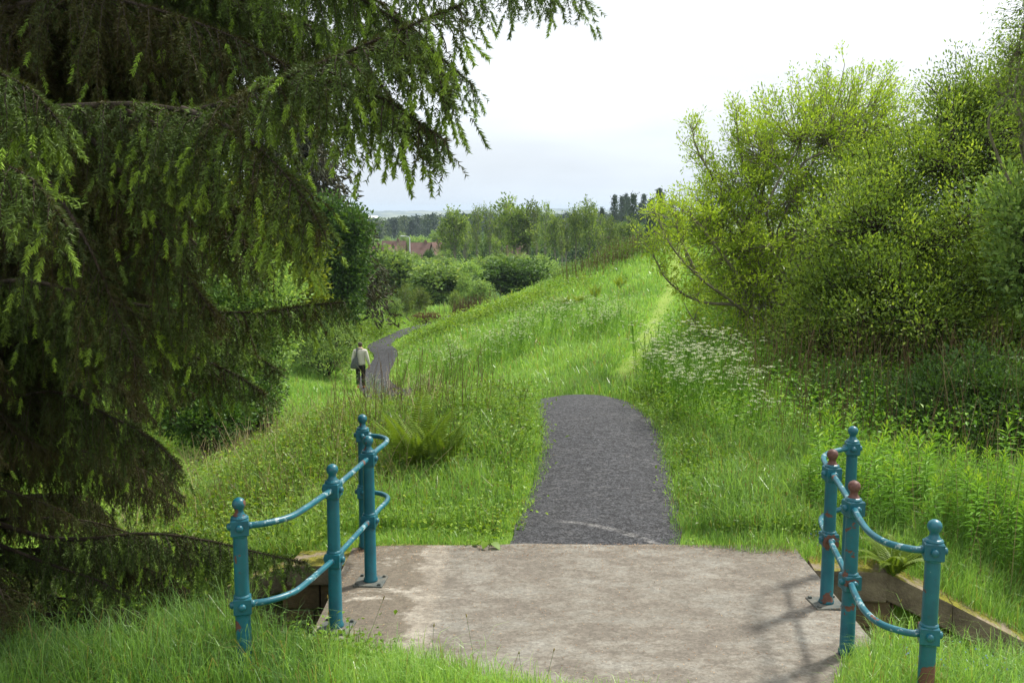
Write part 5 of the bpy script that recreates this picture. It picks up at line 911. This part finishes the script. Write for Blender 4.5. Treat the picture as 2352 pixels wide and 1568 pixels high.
# blue speedwell in the near right grass
g = Geo(); x = r.uniform(2.45, 3.7, 260); y = r.uniform(5.75, 6.45, 260); z = height(x, y) + r.uniform(.08, .2, 260); leaves(g, np.c_[x, y, z], rvec(260), rvec(260)*.4+[0, -.5, 1], .016, .014, r.random(260)); tag(g.build('speedwell', M['blue_petal']), 'tiny blue speedwell flowers in the grass by the nearest right post', 'wildflower', kind='stuff')
g = Geo(); x = r.uniform(2.6, 3.7, 120); y = r.uniform(8.3, 8.75, 120); z = height(x, y) + r.uniform(.04, .12, 120); leaves(g, np.c_[x, y, z], rvec(120), rvec(120)*.4+[0, -.5, 1], .015, .013, r.random(120)); tag(g.build('speedwell', M['blue_petal']), 'tiny blue flowers along the moss behind the wing wall', 'wildflower', kind='stuff')
# ------------------------------------------------------------------ grass
def blades(g, x, y, h, w_, r, tint, lean=.45):
    n = len(x); z = height(x, y) - .015; a = r.random(n)*6.283; b = a + r.normal(size=n)*.6 + 1.57; ln = np.minimum(np.abs(r.normal(size=n))*lean + .08, 1.05)
    o = np.c_[np.cos(a), np.sin(a), np.zeros(n)]; s = np.c_[np.cos(b), np.sin(b), np.zeros(n)]; P = np.c_[x, y, z]; h = h[:, None]; w2 = (w_/2)[:, None]; L_ = ln[:, None]
    m1 = P + o*h*L_*.18 + [0, 0, 1]*h*.45; m2 = P + o*h*L_*.55 + [0, 0, 1]*h*(.82-.12*L_); tp = P + o*h*L_*1.05 + [0, 0, 1]*h*(1.0-.42*np.minimum(L_, 1.2))
    V = np.stack([P-s*w2, P+s*w2, m1-s*w2*.9, m1+s*w2*.9, m2-s*w2*.6, m2+s*w2*.6, tp], 1).reshape(-1, 3); i = np.arange(n)[:, None]*7
    g.add(V, q=np.concatenate([i+[0, 1, 3, 2], i+[2, 3, 5, 4]]), t=i+[4, 5, 6], c=np.repeat(tint, 7))
def field(lo, hi, dens, r, xl=None):
    y = np.sqrt(r.random(int(dens*(hi-lo)*(hi+lo)*.5*1.22)))*0; N_ = len(y); y = np.sqrt(lo**2 + (hi**2-lo**2)*r.random(N_)); x = (r.random(N_)-.5)*1.22*y; return x, y
r = np.random.default_rng(123); g = Geo()
for lo, hi, dens, hh, ww in [(5.4, 9, 4200, .27, .0046), (9, 14, 2100, .29, .0060), (14, 24, 640, .30, .011), (24, 40, 220, .28, .018), (40, 66, 85, .32, .029)]:
    x, y = field(lo, hi, dens, r); k = ok(x, y, -.09 - .10*r.random(len(x))**3); td, _ = seg_dist(x, y, TRAIL); k &= (td > .22) | (r.random(len(x)) < .5); sd, _ = seg_dist(x, y, STREAM); k &= ~((x < -4.2) & (y < 9.5) & (r.random(len(x)) < .6))
    k &= ~((x > 4.0) & (y > 10.5) & (y < 22) & (r.random(len(x)) < .75)); k &= ~((x > 2.5) & (x < 3.7) & (y > 7.85) & (y < 8.22) & (r.random(len(x)) < .80)); k &= ~((x < -1.2) & (x > -2.3) & (y > 8.0) & (y < 8.42) & (r.random(len(x)) < .85))
    x, y = x[k], y[k]; td = td[k]; pd_, pp_ = seg_dist(x, y, PATHC); lush = wob(x, y, .9, 4)*.6 + wob(x, y, 3.3, 1)*.6; h = hh*np.clip(r.normal(1, .28, len(x)), .35, 1.9)*(1+.45*lush); ed = pd_-path_w(pp_)
    h *= np.interp(ed, [-.1, .0, .45], [.22, .40, 1.0])*np.where((y > 28) & (ed < 1.3), .5, 1.0)*np.interp(td, [0, .28, .6], [.14, .35, 1.0]); h *= np.where(on_deck(x, y, .35), .45, 1.0)
    near = (y < 6.9) & (x < -1.0); h *= np.where(near, 1.25, 1.0)
    t = np.clip(r.normal(.55, .17, len(x)) + .16*wob(x, y, .55, 2) + .14*wob(x, y, 2.4, 5), .17, .97); t = np.clip(t - .32*((x < -1.2) & (y < 8.0)), .17, .97); dry = r.random(len(x)) < np.where((x < -1.6) & (y > 9) & (y < 25), .22, .075); t = np.where(dry, r.uniform(0, .13, len(x)), t)  # near left blades tinted darker for the spruce's shade, partly their own bluer green
    t = np.where((td < .3) & (r.random(len(x)) < .5), r.uniform(.5, .75, len(x)), t)
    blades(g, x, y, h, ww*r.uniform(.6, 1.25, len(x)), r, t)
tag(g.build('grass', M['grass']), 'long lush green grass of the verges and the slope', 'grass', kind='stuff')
print('blades', g.n//7)
# flowering grass culms and plantain heads standing above the sward
g = Geo(); n = 900; x, y = field(5.6, 14, 16, r); k = ok(x, y, .05) & ((x > -3.5)) & ((y > 7) | (r.random(len(x)) < .45)); x, y = x[k], y[k]; n = len(x); H = r.uniform(.28, .5, n); P0 = np.c_[x, y, height(x, y)]; tp = P0 + np.c_[r.normal(size=(n, 2))*.06, H]; m_ = (P0+tp)/2 + np.c_[r.normal(size=(n, 2))*.012, np.zeros(n)]
tubes3(g, np.stack([P0, m_, tp], 1), np.full((n, 3), .0012), c=.16); e = tp + (tp-m_)*.12; tubes3(g, np.stack([tp, (tp+e)/2, e], 1), np.tile([.0025, .0048, .002], (n, 1)), c=r.uniform(0, .12, n), sides=4)
tag(g.build('seed_heads', M['grass']), 'thin flowering grass and plantain heads above the sward', 'grass', kind='stuff')
# ------------------------------------------------------------------ village, woods, hills and air
def house(label, u, vt, d, wpx, rot, gable=False, chim=True, ve=None):
    p = at(u, vt+5, d); gz = float(height(p[0], p[1])); W_ = px(wpx*.72, d); D_ = W_*.7; rz = p[2]-gz; eh = rz*.52; t = thing('house', label, 'house', (p[0], p[1], gz), 'village houses'); t.rotation_euler = (0, 0, math.radians(rot)); ov = .35
    def b(g, n, m, par=t): o = bpy.data.objects.new(n, g.mesh(n, M[m])); COL.objects.link(o); o.parent = par; return o
    g = Geo(); x, y = W_/2, D_/2; V = [(-x, -y, -1), (x, -y, -1), (x, y, -1), (-x, y, -1), (-x, -y, eh), (x, -y, eh), (x, y, eh), (-x, y, eh), (-x, 0, rz-.15), (x, 0, rz-.15)]
    g.add(V, q=[(0, 1, 5, 4), (2, 3, 7, 6), (1, 2, 6, 5), (3, 0, 4, 7)], t=[(5, 6, 9), (7, 4, 8)]); b(g, 'wall', 'render')
    g = Geo(); s = (rz-eh)/y; ez = eh - s*ov
    for z0 in (0, .16): g.add([(-x-ov, -y-ov, ez+z0), (x+ov, -y-ov, ez+z0), (x+ov, 0, rz+z0), (-x-ov, 0, rz+z0), (x+ov, y+ov, ez+z0), (-x-ov, y+ov, ez+z0)], q=[(0, 1, 2, 3), (3, 2, 4, 5)])
    g.add(np.concatenate([g.v[0], g.v[1]]), q=[(0, 1, 7, 6), (5, 4, 10, 11), (1, 2, 8, 7), (2, 4, 10, 8), (0, 3, 9, 6), (3, 5, 11, 9)]); rf = b(g, 'roof', 'roof')
    if chim: g = Geo(); box(g, (x*.4-.25, -.22, rz-.6), (x*.4+.25, .22, rz+.5)); box(g, (x*.4-.15, -.12, rz+.5), (x*.4+.03, .06, rz+.7)); b(g, 'chimney', 'roof', rf)
    for k in (-.55, 0, .55):
        g = Geo(); box(g, (k*x-.55, -y-.05, .9), (k*x+.55, -y+.05, eh-.35)); wn = b(g, 'window', 'white_metal'); g = Geo(); box(g, (k*x-.46, -y-.075, .99), (k*x+.46, -y-.055, eh-.44)); b(g, 'pane', 'glass', wn)
for a in [('red roofed bungalow nearest the oak with a pale gable', 862, 561, 162, 46, 8), ('red roofed bungalow facing the valley right of the pale gabled one', 900, 563, 158, 44, 62), ('long red roofed house behind the two nearest bungalows', 905, 550, 190, 66, -6), ('red roofed house standing right of the street lamp', 968, 554, 182, 66, 4), ('red roofed gabled house at the left end of the birch row', 1003, 553, 160, 44, 58),
          ('low red roof half hidden behind the middle birches', 1185, 553, 180, 50, 10), ('red roof half hidden between the birches and the slope', 1395, 540, 178, 50, 6), ('red roof just over the top of the grassy slope', 1445, 541, 172, 62, -4), ('red roof nearest the ash branches over the slope', 1488, 541, 172, 46, 40)]: house(*a)
def lamp(label, u, vt, d):
    p = at(u, vt, d); gz = float(height(p[0], p[1])); h_ = p[2]-gz; t = thing('street_lamp', label, 'street lamp', (p[0], p[1], gz)); g = Geo(); tube(g, [(0, 0, -.2), (0, 0, h_*.6), (0, 0, h_)], [.11, .09, .07], 8); g.v = [v + np.array(t.location) for v in g.v]; g.build('pole', M['white_metal'], t)
    g = Geo(); tube(g, bez([(0, 0, h_-.1), (-.25, 0, h_+.12), (-.9, 0, h_+.2)], 5), .05, 6); g.v = [v + np.array(t.location) for v in g.v]; g.build('arm', M['white_metal'], t); g = Geo(); box(g, (-1.5, -.13, h_+.12), (-.85, .13, h_+.28), bev=.04); g.v = [v + np.array(t.location) for v in g.v]; g.build('lamp_head', M['white_metal'], t)
lamp('pale street lamp rising above the red roofs', 941, 545, 165); lamp('pale street lamp half hidden by the birches near the slope', 1409, 528, 168)
p = at(835, 497, 640); gz = float(height(p[0], p[1])); t = thing('tower_block', 'dark blue slab tower standing before the far fields', 'building', (p[0], p[1], gz)); hh = p[2]-gz
def tb(g, n, m): o = bpy.data.objects.new(n, g.mesh(n, M[m])); COL.objects.link(o); o.parent = t
g = Geo(); box(g, (-1.6, -1.6, -1), (1.6, 1.6, hh), bev=.06); tb(g, 'wall', 'tower'); g = Geo(); box(g, (-1.7, -1.7, hh), (1.7, 1.7, hh+.3)); tb(g, 'roof', 'tower')
g = Geo(); [box(g, (-1.3, -1.66, k), (1.3, -1.62, k+.5)) for k in np.arange(2, hh-1, 1.6)]; tb(g, 'window', 'glass')
g = Geo(); box(g, (2.4, -2, 0), (9, 3, 9.2)); g.add([(2.2, -2.2, 9.2), (9.2, -2.2, 9.2), (9.2, .5, 10.6), (2.2, .5, 10.6), (9.2, 3.2, 9.2), (2.2, 3.2, 9.2)], q=[(0, 1, 2, 3), (3, 2, 4, 5)], t=[(0, 3, 5), (1, 4, 2)]); o = bpy.data.objects.new('shed', g.mesh('shed', M['white_metal'])); COL.objects.link(o); o.location = (p[0], p[1], gz); tag(o, 'pale shed roof beside the dark blue tower', 'shed')
# far woods that read as one mass
r = np.random.default_rng(31); g = Geo(); n = 620; d = np.sqrt(r.uniform(380**2, 640**2, n)); u = r.uniform(700, 1560, n); x = (u-CX)/F*d; z = height(x, d); H = np.interp(u, [700, 830, 900, 1000, 1100, 1560], [8, 8.2, 9, 10.5, 11, 10])*r.uniform(.78, 1.08, n); per = 120; ix = np.repeat(np.arange(n), per); q = len(ix); con = r.random(n) < .72; f = r.random(q)
R_ = np.where(con[ix], (1-f)*1.9+.2, 2.4*np.sqrt(np.clip(1-(2*f-1)**2, 0, 1))); a = r.random(q)*6.283; rr = R_*np.sqrt(r.random(q)); C = np.c_[x[ix]+rr*np.cos(a), d[ix]+rr*np.sin(a), z[ix] + H[ix]*(.12+.88*f)]
leaves(g, C, unit(np.c_[np.cos(a), np.sin(a), r.normal(size=q)*.5-.2]), rvec(q)+[0, 0, .8], r.uniform(.8, 1.6, q), r.uniform(.5, .9, q), np.clip(np.where(con, .25, .75)[ix]*1.0 + (r.normal(size=n)*.12)[ix] + r.normal(size=q)*.1, 0, 1))
P0 = np.c_[x, d, z]; tubes3(g, np.stack([P0, P0 + np.c_[0*x, 0*x, H*.5], P0 + np.c_[0*x, 0*x, H*.95]], 1), np.tile([.2, .14, .04], (n, 1)), c=.1)
tag(g.build('woods', leaf_mat('far_wood_foliage', [(0, (0.022, 0.045, 0.03)), (.4, (0.035, 0.07, 0.04)), (1, (0.11, 0.15, 0.05))], .2, .6, .2, 0)), 'dark mixed woods stretching behind the red roofs', 'woods', kind='stuff')
for i, (u, vb, d, wp, hp, lab) in enumerate([(800, 560, 230, 60, 44, 'leafy tree at the left of the village beside the oak'), (960, 556, 240, 70, 34, 'round green tree behind the long red roof'), (925, 560, 235, 46, 44, 'green tree rising behind the street lamp'), (1040, 560, 230, 70, 40, 'broad green tree between the far woods and the gabled house'), (890, 556, 250, 40, 30, 'small round tree behind the nearest red roofs'), (1000, 552, 260, 36, 40, 'taller green tree at the edge of the dark woods'), (860, 560, 245, 40, 32, 'pale green tree at the edge of the dark woods by the oak')]): put('round_shrub' if i % 2 else 'loose_shrub', u, vb, d, wp, hp, lab, 'tree')
r = np.random.default_rng(32); g = Geo(); n = 300; d = np.sqrt(r.uniform(185**2, 300**2, n)); u = r.uniform(1010, 1600, n); x = (u-CX)/F*d; z = height(x, d); H = np.interp(u, [1010, 1150, 1350, 1600], [3.8, 5.0, 7.0, 8.5])*r.uniform(.7, 1.1, n); per = 170; ix = np.repeat(np.arange(n), per); q = len(ix); dv = rvec(q, r); R_ = H*r.uniform(.28, .4, n)
C = np.c_[x, d, z+H*.58][ix] + dv*np.c_[R_, R_, H*.42][ix]*(r.random(q)**.35)[:, None]; leaves(g, C, unit(dv+r.normal(size=(q, 3))*.5), unit(dv+r.normal(size=(q, 3))*.5+[0, 0, .5]), r.uniform(.5, 1.0, q), r.uniform(.35, .6, q), np.clip((r.normal(.5, .2, n))[ix] + r.normal(size=q)*.12, 0, 1))
P0 = np.c_[x, d, z]; tubes3(g, np.stack([P0, P0 + np.c_[0*x, 0*x, H*.4], P0 + np.c_[0*x, 0*x, H*.8]], 1), np.tile([.18, .12, .05], (n, 1)), c=.05)
tag(g.build('woods', M['oak']), 'green broadleaved woods behind the row of young trees', 'woods', kind='stuff')
# low wooded hills on the horizon
hx = np.linspace(-3200, 3200, 900); prof = 23 + 6*wob(hx/260, hx/500, 1) + 3*wob(hx/60, hx/90, 2, 1); tree = 2.6*np.abs(wob(hx/7, hx/11, 2.0, 2)) + 3.0*np.abs(wob(hx/16, hx/9, 1.7)); g = Geo(); rows = [(3700, 0, 0), (3950, .35, .2), (4000, .45, 1.0), (4250, .55, .25), (4500, .98, .2), (4530, 1.0, 1.0), (5200, .2, 0)]
V = np.array([[(a, y, -26 + prof[i]*f + tree[(i*3+k*40) % 900]*t_) for i, a in enumerate(hx)] for k, (y, f, t_) in enumerate(rows)]).reshape(-1, 3); i = np.arange(len(rows)-1)[:, None]*900 + np.arange(899)[None]; g.add(V, q=np.stack([i, i+1, i+901, i+900], -1).reshape(-1, 4))
m, n, l = new_mat('far_wooded_fields'); co = n("ShaderNodeTexCoord").outputs['Object']; mp_ = n("ShaderNodeMapping"); mp_.inputs['Scale'].default_value = (1, .4, 4); l(co, mp_.inputs[0]); f = noise(n, l, mp_.outputs[0], .012, 5); c = mixc(n, l, step(n, l, f, .48, .56), (0.035, 0.06, 0.035), (0.15, 0.17, 0.08)); tag(g.build('hills', finish(m, n, l, c, .95), smooth=True), kind='structure')
# the air
g = Geo(); box(g, (-6400, -40, -60), (6400, 7200, 24)); m = bpy.data.materials.new('haze'); m.use_nodes = True; nn_ = m.node_tree.nodes; nn_.clear(); v = nn_.new("ShaderNodeVolumePrincipled"); v.inputs['Color'].default_value = (0.60, 0.73, 0.88, 1); v.inputs['Density'].default_value = 0.00020; v.inputs['Anisotropy'].default_value = 0.2; o_ = nn_.new("ShaderNodeOutputMaterial"); m.node_tree.links.new(v.outputs[0], o_.inputs['Volume'])
try: m.cycles.homogeneous_volume = True
except Exception: pass
tag(g.build('haze', m), kind='stuff')
